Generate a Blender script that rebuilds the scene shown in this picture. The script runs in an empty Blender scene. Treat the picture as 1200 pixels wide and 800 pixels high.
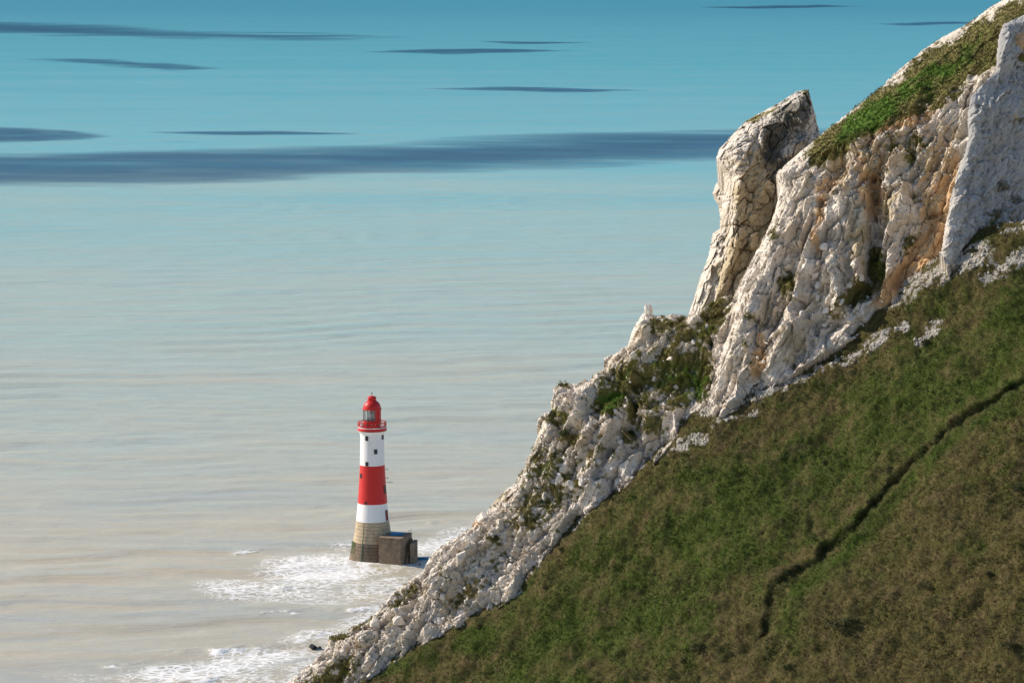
import bpy, bmesh, math
import numpy as np
from mathutils import Vector, Matrix

R = math.radians
rng = np.random.default_rng(7)
S = bpy.context.scene
COL = S.collection

# ------------------------------------------------------------------ camera, sky, sun, exposure
F = 3333.33            # focal length in pixels of the 1200 px wide photograph (100 mm lens)
CAMZ = 144.0
PITCH = math.atan(414.0 / F)
cam = bpy.data.objects.new('camera', bpy.data.cameras.new('camera'))
cam.data.lens = 100.0
cam.data.sensor_width = 36.0
cam.data.clip_start = 1.0
cam.data.clip_end = 200000.0
cam.location = (0, 0, CAMZ)
cam.rotation_euler = (math.pi / 2 - PITCH, 0, 0)
COL.objects.link(cam)
S.camera = cam

SUN_AZ, SUN_EL = 288.0, 33.0      # clockwise from +Y, degrees
SDIR = np.array([math.sin(R(SUN_AZ)) * math.cos(R(SUN_EL)), math.cos(R(SUN_AZ)) * math.cos(R(SUN_EL)), math.sin(R(SUN_EL))])
W = bpy.data.worlds.new('World'); S.world = W; W.use_nodes = True
wn = W.node_tree.nodes; wl = W.node_tree.links
bg = wn['Background']
sky = wn.new('ShaderNodeTexSky'); sky.sky_type = 'NISHITA'; sky.sun_disc = False
sky.sun_elevation = R(SUN_EL); sky.sun_rotation = R(SUN_AZ)
sky.altitude = 100.0; sky.air_density = 1.0; sky.dust_density = 0.35; sky.ozone_density = 3.0
wl.new(sky.outputs[0], bg.inputs[0]); bg.inputs[1].default_value = 0.115
sl = bpy.data.lights.new('sun', 'SUN'); sl.energy = 5.0; sl.angle = R(0.53); sl.color = (1.0, 0.895, 0.75)
sun = bpy.data.objects.new('sun', sl); COL.objects.link(sun)
sun.rotation_euler = Vector(SDIR).to_track_quat('Z', 'Y').to_euler()
sun.location = (-300, 200, 500)
vs = S.view_settings
vs.view_transform = 'Standard'; vs.look = 'None'; vs.exposure = 0.26; vs.gamma = 1.0; vs.use_curve_mapping = False

# ------------------------------------------------------------------ picture <-> place
CP, SP = math.cos(PITCH), math.sin(PITCH)
def ray(u, v):
    a = (np.asarray(u, float) - 600) / F; b = (400 - np.asarray(v, float)) / F
    dy = CP + b * SP
    return a / dy, (-SP + b * CP) / dy          # dx/dy, dz/dy
def pt(u, v, Y):
    a, c = ray(u, v)
    return np.array([a * Y, Y, CAMZ + c * Y])
def project(x, y, z):
    zz = z - CAMZ
    d = y * CP - zz * SP
    return 600 + F * x / d, 400 - F * (y * SP + zz * CP) / d
def on_sea(u, v):
    a, c = ray(u, v)
    Y = -CAMZ / c
    return np.array([a * Y, Y, 0.0])

class Plane:                                      # y = y0 + kx (x - x0) + kz (z - z0)
    def __init__(s, u, v, Y, kx, kz):
        s.p = pt(u, v, Y); s.kx, s.kz = kx, kz
        n = np.array([kx, -1.0, kz]); s.n = n / np.linalg.norm(n)
    def y(s, x, z): return s.p[1] + s.kx * (x - s.p[0]) + s.kz * (z - s.p[2])
    def Yat(s, u, v):
        a, c = ray(u, v)
        return (s.p[1] - s.kx * s.p[0] + s.kz * (CAMZ - s.p[2])) / (1 - s.kx * a - s.kz * c)

# ------------------------------------------------------------------ noise
def _h(ix, iy, iz, seed):
    h = (ix.astype(np.int64) * 374761393 + iy.astype(np.int64) * 668265263 + iz.astype(np.int64) * 2147483647 + seed * 974634777) & 0xFFFFFFFF
    h = ((h ^ (h >> 13)) * 1274126177) & 0xFFFFFFFF
    h = ((h ^ (h >> 15)) * 2246822519) & 0xFFFFFFFF
    return ((h ^ (h >> 16)) & 0xFFFFFF) / float(0xFFFFFF)
def vnoise(p, seed=0):
    i = np.floor(p).astype(np.int64); f = p - i
    f = f * f * f * (f * (f * 6 - 15) + 10)
    r = 0
    for dx in (0, 1):
        wx = f[:, 0] if dx else 1 - f[:, 0]
        for dy in (0, 1):
            wy = f[:, 1] if dy else 1 - f[:, 1]
            for dz in (0, 1):
                wz = f[:, 2] if dz else 1 - f[:, 2]
                r = r + wx * wy * wz * _h(i[:, 0] + dx, i[:, 1] + dy, i[:, 2] + dz, seed)
    return r * 2 - 1
def fbm(p, octv=4, seed=0, gain=0.5, ridged=False):
    a, s, r, q = 1.0, 0.0, 0.0, p.copy()
    for o in range(octv):
        n = vnoise(q, seed + o * 17)
        if ridged: n = 1 - 2 * np.abs(n)
        r = r + a * n; s += a; a *= gain
        q = q * 2.03 + 11.7
    return r / s
def worley(p, seed=0):
    i = np.floor(p).astype(np.int64)
    f1 = np.full(len(p), 9.0); f2 = np.full(len(p), 9.0); hid = np.zeros(len(p)); vec = np.zeros_like(p)
    for dx in (-1, 0, 1):
        for dy in (-1, 0, 1):
            for dz in (-1, 0, 1):
                c = i + np.array([dx, dy, dz])
                o = np.stack([_h(c[:, 0], c[:, 1], c[:, 2], seed + k) for k in (1, 2, 3)], 1)
                dv = p - (c + o); d = np.sqrt((dv ** 2).sum(1))
                m = d < f1
                f2 = np.where(m, f1, np.minimum(f2, d))
                f1 = np.where(m, d, f1)
                hid = np.where(m, _h(c[:, 0], c[:, 1], c[:, 2], seed + 9), hid)
                vec = np.where(m[:, None], dv, vec)
    return f1, f2, hid, vec
def blocks(p, seed=0):
    """broken rock: every cell is a tilted facet of its own, cracks between"""
    f1, f2, hid, vec = worley(p, seed)
    k = (hid * 9973) % 1.0; k2 = (hid * 7717) % 1.0; k3 = (hid * 5051) % 1.0
    tilt = ((k - .5) * vec[:, 0] + (k2 - .5) * vec[:, 1] + (k3 - .5) * vec[:, 2]) * 2.3
    crack = np.clip((f2 - f1) / .10, 0, 1)
    return (hid - .5) * 1.1 + tilt - (1 - crack) * .6
def sstep(a, b, x):
    t = np.clip((x - a) / (b - a), 0, 1)
    return t * t * (3 - 2 * t)

# ------------------------------------------------------------------ outlines
def segdist(u, v, poly, closed=False):
    q = list(poly) + ([poly[0]] if closed else [])
    best = np.full(u.shape, 1e9); par = np.zeros(u.shape)
    for i in range(len(q) - 1):
        (a, b), (c, d) = q[i], q[i + 1]
        L = (c - a) ** 2 + (d - b) ** 2 + 1e-9
        t = np.clip(((u - a) * (c - a) + (v - b) * (d - b)) / L, 0, 1)
        dd = np.hypot(u - a - t * (c - a), v - b - t * (d - b))
        m = dd < best
        best = np.where(m, dd, best); par = np.where(m, i + t, par)
    return best, par
def inside(u, v, poly):
    r = np.zeros(u.shape, bool); j = len(poly) - 1
    for i in range(len(poly)):
        (xi, yi), (xj, yj) = poly[i], poly[j]
        if yi != yj:
            r ^= ((yi > v) != (yj > v)) & (u < (xj - xi) * (v - yi) / (yj - yi) + xi)
        j = i
    return r
def blobs(u, v, L):
    r = np.zeros(u.shape)
    for (a, b, ru, rv, rot, amt) in L:
        c, s = math.cos(R(rot)), math.sin(R(rot))
        x = ((u - a) * c + (v - b) * s) / ru; y = (-(u - a) * s + (v - b) * c) / rv
        r = np.maximum(r, amt * np.exp(-(x * x + y * y) ** 1.5 * .7))
    return r

# ------------------------------------------------------------------ materials
def newmat(name):
    m = bpy.data.materials.new(name); m.use_nodes = True
    return m, m.node_tree.nodes, m.node_tree.links, m.node_tree.nodes['Principled BSDF']
def N(nt, t, **kw):
    n = nt.new(t)
    for k, v in kw.items():
        if k.startswith('i_'): n.inputs[int(k[2:])].default_value = v
        else: setattr(n, k, v)
    return n
def mixc(nt, ln, fac, a, b, blend='MIX'):
    n = nt.new('ShaderNodeMix'); n.data_type = 'RGBA'; n.blend_type = blend
    for s, x in ((0, fac), (6, a), (7, b)):
        if hasattr(x, 'is_output'): ln.new(x, n.inputs[s])
        elif s == 0: n.inputs[0].default_value = x
        else: n.inputs[s].default_value = (*x, 1)
    return n.outputs[2]
def ramp(nt, ln, src, stops):
    n = nt.new('ShaderNodeValToRGB'); e = n.color_ramp.elements
    while len(e) < len(stops): e.new(0.5)
    for el, (p, c) in zip(e, stops):
        el.position = p; el.color = (*c, 1) if hasattr(c, '__len__') else (c, c, c, 1)
    if src is not None: ln.new(src, n.inputs[0])
    return n.outputs[0]
def noise(nt, ln, co, scale, detail=5, rough=.55, dist=0.0):
    n = nt.new('ShaderNodeTexNoise'); n.inputs['Scale'].default_value = scale
    n.inputs['Detail'].default_value = detail; n.inputs['Roughness'].default_value = rough
    n.inputs['Distortion'].default_value = dist
    if co is not None: ln.new(co, n.inputs['Vector'])
    return n.outputs['Fac']
def mapped(nt, ln, co, sc):
    n = nt.new('ShaderNodeMapping'); n.inputs['Scale'].default_value = sc
    ln.new(co, n.inputs['Vector']); return n.outputs[0]
def attr(nt, name, col=False):
    n = nt.new('ShaderNodeAttribute'); n.attribute_name = name
    return n.outputs['Color' if col else 'Fac']
def math_(nt, ln, op, a, b=None, clamp=False):
    n = nt.new('ShaderNodeMath'); n.operation = op; n.use_clamp = clamp
    for i, x in enumerate((a, b)):
        if x is None: continue
        if hasattr(x, 'is_output'): ln.new(x, n.inputs[i])
        else: n.inputs[i].default_value = x
    return n.outputs[0]
def bump(nt, ln, h, strength, dist, prev=None):
    n = nt.new('ShaderNodeBump'); n.inputs['Strength'].default_value = strength; n.inputs['Distance'].default_value = dist
    ln.new(h, n.inputs['Height'])
    if prev is not None: ln.new(prev, n.inputs['Normal'])
    return n.outputs[0]
def wpos(nt): return nt.new('ShaderNodeNewGeometry').outputs['Position']

VEG_GREEN, VEG_OLIVE, VEG_BROWN = (.050, .082, .014), (.080, .074, .024), (.110, .084, .038)

def chalk_material():
    m, nt, ln, bs = newmat('chalk')
    co = wpos(nt)
    n1 = noise(nt, ln, co, .22, 6, .6); n2 = noise(nt, ln, co, 1.7, 6, .65); n3 = noise(nt, ln, co, 6.0, 4, .7)
    base = ramp(nt, ln, n1, [(.30, (.44, .37, .29)), (.46, (.62, .555, .475)), (.70, (.71, .655, .585))])
    base = mixc(nt, ln, ramp(nt, ln, n2, [(.35, .75), (.51, 0)]), base, (.38, .32, .255))
    base = mixc(nt, ln, ramp(nt, ln, n3, [(.29, .7), (.44, 0)]), base, (.24, .20, .16))
    # flint bands: thin broken dark lines along gently dipping beds
    band = noise(nt, ln, mapped(nt, ln, co, (.05, .05, 2.3)), 1.0, 2, .5)
    brk = ramp(nt, ln, noise(nt, ln, co, .8, 3), [(.5, 0), (.6, 1)])
    fl = math_(nt, ln, 'MULTIPLY', ramp(nt, ln, band, [(.485, 0), (.498, .55), (.512, 0)]), brk)
    base = mixc(nt, ln, fl, base, (.22, .20, .17))
    base = mixc(nt, ln, attr(nt, 'grey'), base, mixc(nt, ln, n2, (.27, .262, .25), (.50, .485, .465)))  # greyer chalk: shade of the right-hand face put into its colour
    base = mixc(nt, ln, attr(nt, 'ochre'), base, mixc(nt, ln, n2, (.42, .235, .09), (.66, .45, .25)))
    base = mixc(nt, ln, attr(nt, 'buff'), base, mixc(nt, ln, n2, (.30, .235, .135), (.52, .43, .29)))
    base = mixc(nt, ln, attr(nt, 'lichen'), base, mixc(nt, ln, n3, (.07, .065, .05), (.24, .22, .18)))
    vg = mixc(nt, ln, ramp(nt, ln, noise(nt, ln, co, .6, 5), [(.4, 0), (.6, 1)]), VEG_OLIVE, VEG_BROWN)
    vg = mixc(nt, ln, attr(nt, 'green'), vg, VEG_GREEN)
    vg = mixc(nt, ln, 1.0, vg, (1.7, 1.8, 1.6), 'MULTIPLY')  # growth lightened: sunlight on ridge and ledges put into its colour
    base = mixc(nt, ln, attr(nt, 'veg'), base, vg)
    ln.new(base, bs.inputs['Base Color'])
    bs.inputs['Roughness'].default_value = .92; bs.inputs['Specular IOR Level'].default_value = .15
    b = bump(nt, ln, n2, .5, .22); b = bump(nt, ln, n3, .4, .05, b)
    ln.new(b, bs.inputs['Normal'])
    return m
def turf_material():
    m, nt, ln, bs = newmat('turf')
    co = wpos(nt)
    n1 = noise(nt, ln, co, .35, 6, .6); n2 = noise(nt, ln, co, 2.5, 5, .65)
    c = ramp(nt, ln, n1, [(.35, VEG_BROWN), (.55, VEG_OLIVE), (.72, (.12, .085, .04))])
    g = mixc(nt, ln, n2, (.032, .055, .010), (.070, .098, .016))
    c = mixc(nt, ln, attr(nt, 'green'), c, g)
    c = mixc(nt, ln, ramp(nt, ln, n2, [(.34, .7), (.48, 0)]), c, (.04, .036, .016))
    c = mixc(nt, ln, .5, c, mixc(nt, ln, 1.0, c, (.9, .9, .9), 'MULTIPLY'))
    sc = mixc(nt, ln, n2, (.22, .20, .17), (.50, .47, .43))
    c = mixc(nt, ln, attr(nt, 'scree'), c, sc)
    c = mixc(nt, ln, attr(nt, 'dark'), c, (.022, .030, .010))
    ln.new(c, bs.inputs['Base Color'])
    bs.inputs['Roughness'].default_value = .95; bs.inputs['Specular IOR Level'].default_value = .1
    b = bump(nt, ln, n2, .8, .25)
    ln.new(b, bs.inputs['Normal'])
    return m
def blade_material():
    m, nt, ln, bs = newmat('grass_blade')
    ln.new(attr(nt, 'tint', True), bs.inputs['Base Color'])
    bs.inputs['Roughness'].default_value = .8; bs.inputs['Specular IOR Level'].default_value = .15
    return m
def rock_material(name, a, b, c):
    m, nt, ln, bs = newmat(name)
    co = wpos(nt)
    n1 = noise(nt, ln, co, .9, 6, .65); n2 = noise(nt, ln, co, 5.0, 4, .7)
    col = ramp(nt, ln, n1, [(.32, b), (.5, a), (.7, a)])
    col = mixc(nt, ln, ramp(nt, ln, n2, [(.3, .7), (.45, 0)]), col, c)
    ln.new(col, bs.inputs['Base Color']); bs.inputs['Roughness'].default_value = .9
    bs.inputs['Specular IOR Level'].default_value = .15
    ln.new(bump(nt, ln, n2, .7, .08), bs.inputs['Normal'])
    return m
def paint(name, col, rough=.45, wear=(.3, .25, .2), amount=.35, scale=1.2):
    m, nt, ln, bs = newmat(name)
    tc = nt.new('ShaderNodeTexCoord').outputs['Object']
    n1 = noise(nt, ln, tc, scale, 6, .65)
    st = noise(nt, ln, mapped(nt, ln, tc, (1.4, 1.4, .12)), 1.0, 5, .6)
    c = mixc(nt, ln, ramp(nt, ln, n1, [(.52, 0), (.78, amount)]), col, wear)
    c = mixc(nt, ln, ramp(nt, ln, st, [(.55, 0), (.8, amount)]), c, wear)
    ln.new(c, bs.inputs['Base Color']); bs.inputs['Roughness'].default_value = rough
    bs.inputs['Specular IOR Level'].default_value = .3
    return m

M_CHALK = chalk_material(); M_TURF = turf_material(); M_BLADE = blade_material()
M_ROCK = rock_material('chalk_rock', (.70, .64, .565), (.54, .47, .385), (.28, .225, .165))
M_SCREE = rock_material('scree_stone', (.46, .42, .37), (.32, .285, .24), (.18, .155, .12))
M_DARKROCK = rock_material('wet_rock', (.045, .045, .05), (.03, .03, .03), (.08, .075, .06))

# ------------------------------------------------------------------ mesh helpers
def mesh_np(name, V, Q, T=None):
    me = bpy.data.meshes.new(name)
    V = np.asarray(V, np.float32)
    parts = []
    if Q is not None and len(Q): parts.append((np.asarray(Q, np.int32), 4))
    if T is not None and len(T): parts.append((np.asarray(T, np.int32), 3))
    me.vertices.add(len(V)); me.vertices.foreach_set('co', V.ravel())
    nl = sum(a.size for a, _ in parts); nf = sum(len(a) for a, _ in parts)
    me.loops.add(nl); me.polygons.add(nf)
    me.loops.foreach_set('vertex_index', np.concatenate([a.ravel() for a, _ in parts]))
    tot = np.concatenate([np.full(len(a), k, np.int32) for a, k in parts])
    st = np.concatenate([[0], np.cumsum(tot)[:-1]]).astype(np.int32)
    me.polygons.foreach_set('loop_start', st)
    me.update(calc_edges=True)
    return me
def add_attr(me, name, val):
    if val.ndim == 1:
        a = me.attributes.new(name, 'FLOAT', 'POINT'); a.data.foreach_set('value', val.astype(np.float32))
    else:
        a = me.attributes.new(name, 'FLOAT_COLOR', 'POINT')
        a.data.foreach_set('color', np.c_[val, np.ones(len(val))].astype(np.float32).ravel())
def smooth(me, on=True):
    me.polygons.foreach_set('use_smooth', np.full(len(me.polygons), on))
def obj(name, me, mat=None, parent=None, loc=None, **props):
    o = bpy.data.objects.new(name, me); COL.objects.link(o)
    if mat is not None and me is not None and len(me.materials) == 0: me.materials.append(mat)
    if parent is not None: o.parent = parent
    if loc is not None: o.location = loc
    for k, v in props.items(): o[k] = v
    return o

class Sheet: pass
def sheet(plane, poly, h, rim=None, RR=5., TT=6., toe=None, shape=None, disp=None, skirt=6.0, back=None):
    """rock or turf face as a surface y(x,z) over a world grid, trimmed to an outline; rims roll away backwards"""
    pu = np.array([p[0] for p in poly], float); pv = np.array([p[1] for p in poly], float)
    Yp = plane.Yat(pu, pv); a, c = ray(pu, pv)
    x0, x1 = (a * Yp).min() - 1, (a * Yp).max() + 1; z0, z1 = (CAMZ + c * Yp).min() - 1, (CAMZ + c * Yp).max() + 1
    nx, nz = int((x1 - x0) / h) + 1, int((z1 - z0) / h) + 1
    X, Z = np.meshgrid(x0 + h * np.arange(nx), z0 + h * np.arange(nz), indexing='ij')
    Y = plane.y(X, Z)
    U, V = project(X, Y, Z)
    ins = inside(U, V, poly)
    idx = -np.ones(X.shape, np.int64)
    q = ins[:-1, :-1] & ins[1:, :-1] & ins[1:, 1:] & ins[:-1, 1:]
    used = np.zeros(X.shape, bool)
    used[:-1, :-1] |= q; used[1:, :-1] |= q; used[1:, 1:] |= q; used[:-1, 1:] |= q
    idx[used] = np.arange(used.sum())
    x, y, z, u, v = X[used], Y[used], Z[used], U[used], V[used]
    mpp = y / F
    if rim is not None:
        d, _ = segdist(u, v, rim); d = d * mpp
        k = 1 - np.clip(d / RR, 0, 1)
        back_y = TT * k ** 2.3
    else: back_y = 0 * y
    if shape is not None: back_y = back_y + shape(u, v, x, y, z, mpp)
    a, c = ray(u.mean(), v.mean())
    P = np.stack([x + a * back_y, y + back_y, z + ray(u, v)[1] * back_y], 1)
    if disp is not None:
        dd = disp(P, u, v)
        if rim is not None: dd = dd * (.5 + .5 * np.clip(d / 2.6, 0, 1))
        P = P + plane.n * dd[:, None]
    i, j = np.nonzero(q)
    Q = np.stack([idx[i, j], idx[i + 1, j], idx[i + 1, j + 1], idx[i, j + 1]], 1)
    nv = len(P)
    # skirt
    E = np.concatenate([Q[:, [0, 1]], Q[:, [1, 2]], Q[:, [2, 3]], Q[:, [3, 0]]])
    key = np.sort(E, 1); kk = key[:, 0] * nv + key[:, 1]
    _, inv, cnt = np.unique(kk, return_inverse=True, return_counts=True)
    B = E[cnt[inv] == 1]
    if skirt:
        bv = np.unique(B); mp = -np.ones(nv, np.int64); mp[bv] = nv + np.arange(len(bv))
        PB = P[bv] + np.stack([(ray(u[bv], v[bv])[0] + .06) * skirt, np.full(len(bv), skirt), np.full(len(bv), -skirt * .8)], 1)
        if back is not None: pass
        SQ = np.stack([B[:, 1], B[:, 0], mp[B[:, 0]], mp[B[:, 1]]], 1)
        P = np.concatenate([P, PB]); Qa = np.concatenate([Q, SQ])
        u = np.concatenate([u, u[bv]]); v = np.concatenate([v, v[bv]])
        if back is not None:
            nb = len(P)
            PBk = P[:nv] + np.array([0.0, skirt, -skirt * .8]); PBk[:, 1] = np.maximum(PBk[:, 1], plane.y(PBk[:, 0], PBk[:, 2]) + skirt * .8)
            P = np.concatenate([P, PBk]); u = np.concatenate([u, u[:nv]]); v = np.concatenate([v, v[:nv]])
            Qa = np.concatenate([Qa, Q[:, ::-1] + nb])
    else: Qa = Q
    s = Sheet(); s.P, s.Q, s.u, s.v, s.nf = P, Qa, u, v, nv
    # vertex normals of the front
    fn = np.cross(P[Q[:, 2]] - P[Q[:, 0]], P[Q[:, 3]] - P[Q[:, 1]])
    nn = np.zeros((nv, 3))
    for k in range(4): np.add.at(nn, Q[:, k], fn)
    s.n = nn / (np.linalg.norm(nn, axis=1)[:, None] + 1e-9)
    return s
def sheet_obj(s, name, mat, attrs, smooth_=False, **props):
    me = mesh_np(name, s.P, s.Q)
    for k, val in attrs.items(): add_attr(me, k, val)
    smooth(me, smooth_)
    s.attrs = attrs
    return obj(name, me, mat, **props)

# ================================================================== THE LAND
PIN_L = [(960, 153), (957, 135), (951, 117), (948, 105), (933, 107), (912, 121), (890, 132), (872, 142), (857, 158), (842, 174), (838, 186),
         (845, 200), (848, 214), (846, 237), (843, 256), (842, 268), (834, 273), (829, 300), (818, 329), (811, 353), (805, 369)]
PIN = [(972, 210), (966, 175)] + PIN_L + [(800, 420), (880, 430), (940, 320)]
WALL_L = [(1240, -60), (1205, -22), (1181, 0), (1169, 6), (1137, 28), (1100, 48), (1069, 70), (1028, 105), (1003, 124), (962, 157), (934, 179), (917, 195),
          (908, 206), (913, 223), (909, 245), (901, 264), (889, 289), (875, 315), (861, 342), (853, 374), (842, 411), (829, 450), (820, 466), (819, 484)]
WALL = WALL_L + [(850, 492), (900, 462), (960, 426), (1020, 392), (1080, 350), (1125, 318), (1130, 260), (1150, 190), (1160, 120), (1190, 80), (1200, 40), (1260, 0), (1300, -60)]
GREY_L = [(1290, -60), (1240, -10), (1200, 17), (1175, 28), (1170, 41), (1166, 62), (1166, 81), (1150, 97), (1137, 112), (1134, 134), (1133, 162), (1128, 187),
          (1119, 206), (1112, 237), (1105, 270), (1099, 296)]
GREY = GREY_L + [(1112, 326), (1140, 345), (1200, 350), (1330, 350), (1400, 200), (1400, -60)]
RIDGE_L = [(862, 345), (845, 352), (825, 364), (807, 370), (788, 372), (770, 370), (757, 366), (747, 379), (736, 405), (728, 413), (712, 421), (709, 429), (697, 437),
           (692, 447), (686, 442), (677, 449), (661, 449), (650, 455), (647, 482), (638, 483), (631, 490), (625, 519), (612, 548), (606, 563), (595, 572), (580, 586),
           (558, 605), (552, 617), (525, 635), (504, 653), (495, 668), (480, 680), (462, 695), (444, 713), (417, 731), (402, 742), (383, 746), (381, 758), (363, 776),
           (336, 798), (300, 830), (240, 890)]
EDGE = [(330, 850), (380, 818), (408, 798), (429, 782), (450, 767), (483, 752), (498, 737), (525, 723), (558, 713), (573, 701), (600, 686), (612, 662), (630, 641), (650, 617),
        (684, 592), (703, 577), (736, 561), (741, 548), (762, 535), (779, 520), (792, 496), (824, 478), (861, 462), (874, 448), (892, 433), (930, 412), (955, 400), (999, 378),
        (1024, 362), (1049, 347), (1067, 325), (1099, 300), (1119, 287), (1136, 273), (1166, 263), (1200, 258), (1300, 230), (1400, 190)]
RIDGE = RIDGE_L + [(300, 930)] + [(a + 10, b + 16) for a, b in EDGE[:22]] + [(870, 480), (905, 420)]

P_RIDGE = Plane(600, 650, 388, -.56, .60)
P_WALL = Plane(900, 430, 380, -.42, .46)
P_PIN = Plane(860, 300, 402, .02, .16)
P_GREY = Plane(1104, 290, 370, .42, .14)

def carve(L):
    def f(u, v, x, y, z, mpp):
        r = np.zeros(u.shape)
        for (poly, w, depth) in L:
            d, _ = segdist(u, v, poly)
            r = r + depth * np.exp(-(d / w) ** 2)
        return r
    return f
def rockdisp(amp=(1.6, .9, .75, .28, .08), seed=0, rib=(.34, .34, .10)):
    def f(P, u, v):
        wob = np.stack([vnoise(P * .35 + k * 31, seed + 60 + k) for k in range(3)], 1)
        Pw = P + wob * .55
        d = amp[0] * fbm(P * .075, 3, seed)
        Pr = np.stack([Pw[:, 0] - .42 * Pw[:, 2], Pw[:, 1], Pw[:, 2]], 1)
        d = d + amp[1] * fbm(Pr * np.array(rib), 4, seed + 5, ridged=True, gain=.55)
        d = d + amp[2] * blocks(Pr * np.array([.50, .50, .26]), seed + 7)
        d = d + amp[3] * blocks(Pr * np.array([1.5, 1.5, .95]), seed + 8)
        d = d + amp[4] * fbm(P * 3.1, 2, seed + 9)
        return d
    return f

# ---- pinnacle
s_pin = sheet(P_PIN, PIN, .12, PIN_L, 3.6, 4.2, disp=rockdisp((.6, 1.2, .85, .26, .08), 3),
              shape=lambda u, v, x, y, z, m: carve([([(905, 165), (898, 190), (912, 205)], 9, 2.2), ([(925, 140), (938, 160)], 6, 1.2), ([(866, 215), (858, 300), (845, 340)], 6, -1.6),
                                                    ([(935, 160), (925, 220), (905, 300)], 14, 1.6), ([(846, 203), (862, 208), (885, 205)], 5, 1.0), ([(845, 238), (870, 234), (902, 241)], 1.6, .45), ([(840, 268), (866, 262), (896, 266)], 1.6, .45), ([(829, 292), (850, 290), (888, 296)], 1.6, .5), ([(858, 215), (853, 260), (846, 300)], 2.0, .5), ([(872, 150), (900, 185)], 2.5, .5)])(u, v, x, y, z, m) + 3.0 * sstep(200, 110, v), skirt=7, back=True)
def chalk_attrs(s, veg=(), ochre=(), buff=(), grey=(), lichen=(), green=(), seed=0, vt=.40, vw=.55):
    P, u, v = s.P, s.u, s.v
    n1 = fbm(P * .8, 4, seed + 101); n2 = fbm(P * .45 + 7, 3, seed + 102); n3 = fbm(P * 2.2, 3, seed + 103)
    def th(L, n, t=.40, k=4., w=.55): return np.clip((blobs(u, v, L) + w * n - t) * k, 0, 1) if len(L) else np.zeros(len(u))
    a = dict(veg=th(veg, n1 * .7 + n3 * .6, vt, 6., vw), ochre=th([(q[0], q[1], q[2] * 1.3, q[3] * 1.3, q[4], q[5] * 1.35) for q in ochre], n2 * .6 + n3 * .5, .36, 2.4) * .9, buff=th([(q[0], q[1], q[2] * 1.3, q[3] * 1.3, q[4], q[5] * 1.1) for q in buff], n2, .34, 2.5) * .95, grey=th(grey, n2, .3, 3, .3), lichen=th(lichen, n1 * .6 + n3 * .8, .40, 4), green=th(green, n2 * .8 + n1 * .3, .35, 3))
    return a
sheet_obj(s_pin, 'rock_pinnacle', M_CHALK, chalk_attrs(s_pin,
          veg=[(893, 135, 26, 5, -28, .5), (943, 108, 9, 5, 0, .6)],
          buff=[(888, 245, 24, 55, 8, 1.0), (868, 300, 20, 50, 15, .8), (865, 190, 20, 10, -20, .5)],  # buff chalk, deepened so the front's shade is in the colour
          lichen=[(908, 165, 17, 30, 10, .95), (925, 135, 22, 20, -20, .80), (917, 198, 12, 22, 20, .78), (943, 130, 10, 24, 0, .8), (948, 108, 8, 9, 0, .8), (880, 150, 36, 13, -30, .36), (935, 170, 20, 40, 10, .50), (900, 250, 14, 40, 10, .3)], seed=3),
          label='tall leaning chalk pinnacle with dark lichened top beside the cliff wall', category='rock pinnacle')

# ---- main wall
WALL_CARVE = [([(1029, 215), (1030, 260), (1026, 315), (1022, 345)], 9, 3.4), ([(930, 300), (922, 330), (905, 372), (893, 405)], 9, 2.0),
              ([(960, 250), (950, 300), (935, 340)], 12, -1.3), ([(990, 235), (975, 300), (985, 360)], 14, -2.2), ([(1015, 230), (1005, 290), (1010, 335)], 7, -1.2), ([(905, 285), (890, 320), (870, 370), (848, 430)], 13, -1.8),
              ([(930, 380), (915, 405), (900, 425)], 10, -1.8), ([(1060, 230), (1045, 300), (1035, 350)], 12, -1.3), ([(1080, 170), (1070, 230)], 10, .9), ([(985, 200), (975, 230)], 10, 1.2),
              ([(1110, 225), (1080, 280), (1050, 335)], 10, 1.0), ([(1010, 345), (985, 375), (965, 395)], 10, 1.6), ([(1045, 95), (1100, 62), (1150, 32)], 7, .8)]
def wall_shape(u, v, x, y, z, m):
    r = carve(WALL_CARVE)(u, v, x, y, z, m)
    led = [(930, 200), (985, 172), (1030, 152), (1060, 140), (1100, 128), (1140, 108), (1180, 80), (1300, 0)]
    d, _ = segdist(u, v, led)
    lx = np.interp(u, [p[0] for p in led], [p[1] for p in led])
    return r + np.where(v < lx, d * m * 1.15, 0)
_wd = rockdisp((1.2, 2.4, .72, .24, .07), 11)
def wall_disp(P, u, v):
    lx = np.interp(u, [930, 985, 1030, 1060, 1100, 1140, 1180, 1300], [200, 172, 152, 140, 128, 108, 80, 0])
    return _wd(P, u, v) * (1 - .68 * sstep(0, 14, lx - v))
s_wall = sheet(P_WALL, WALL, .12, WALL_L, 4.5, 6.0, shape=wall_shape, disp=wall_disp)
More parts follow.
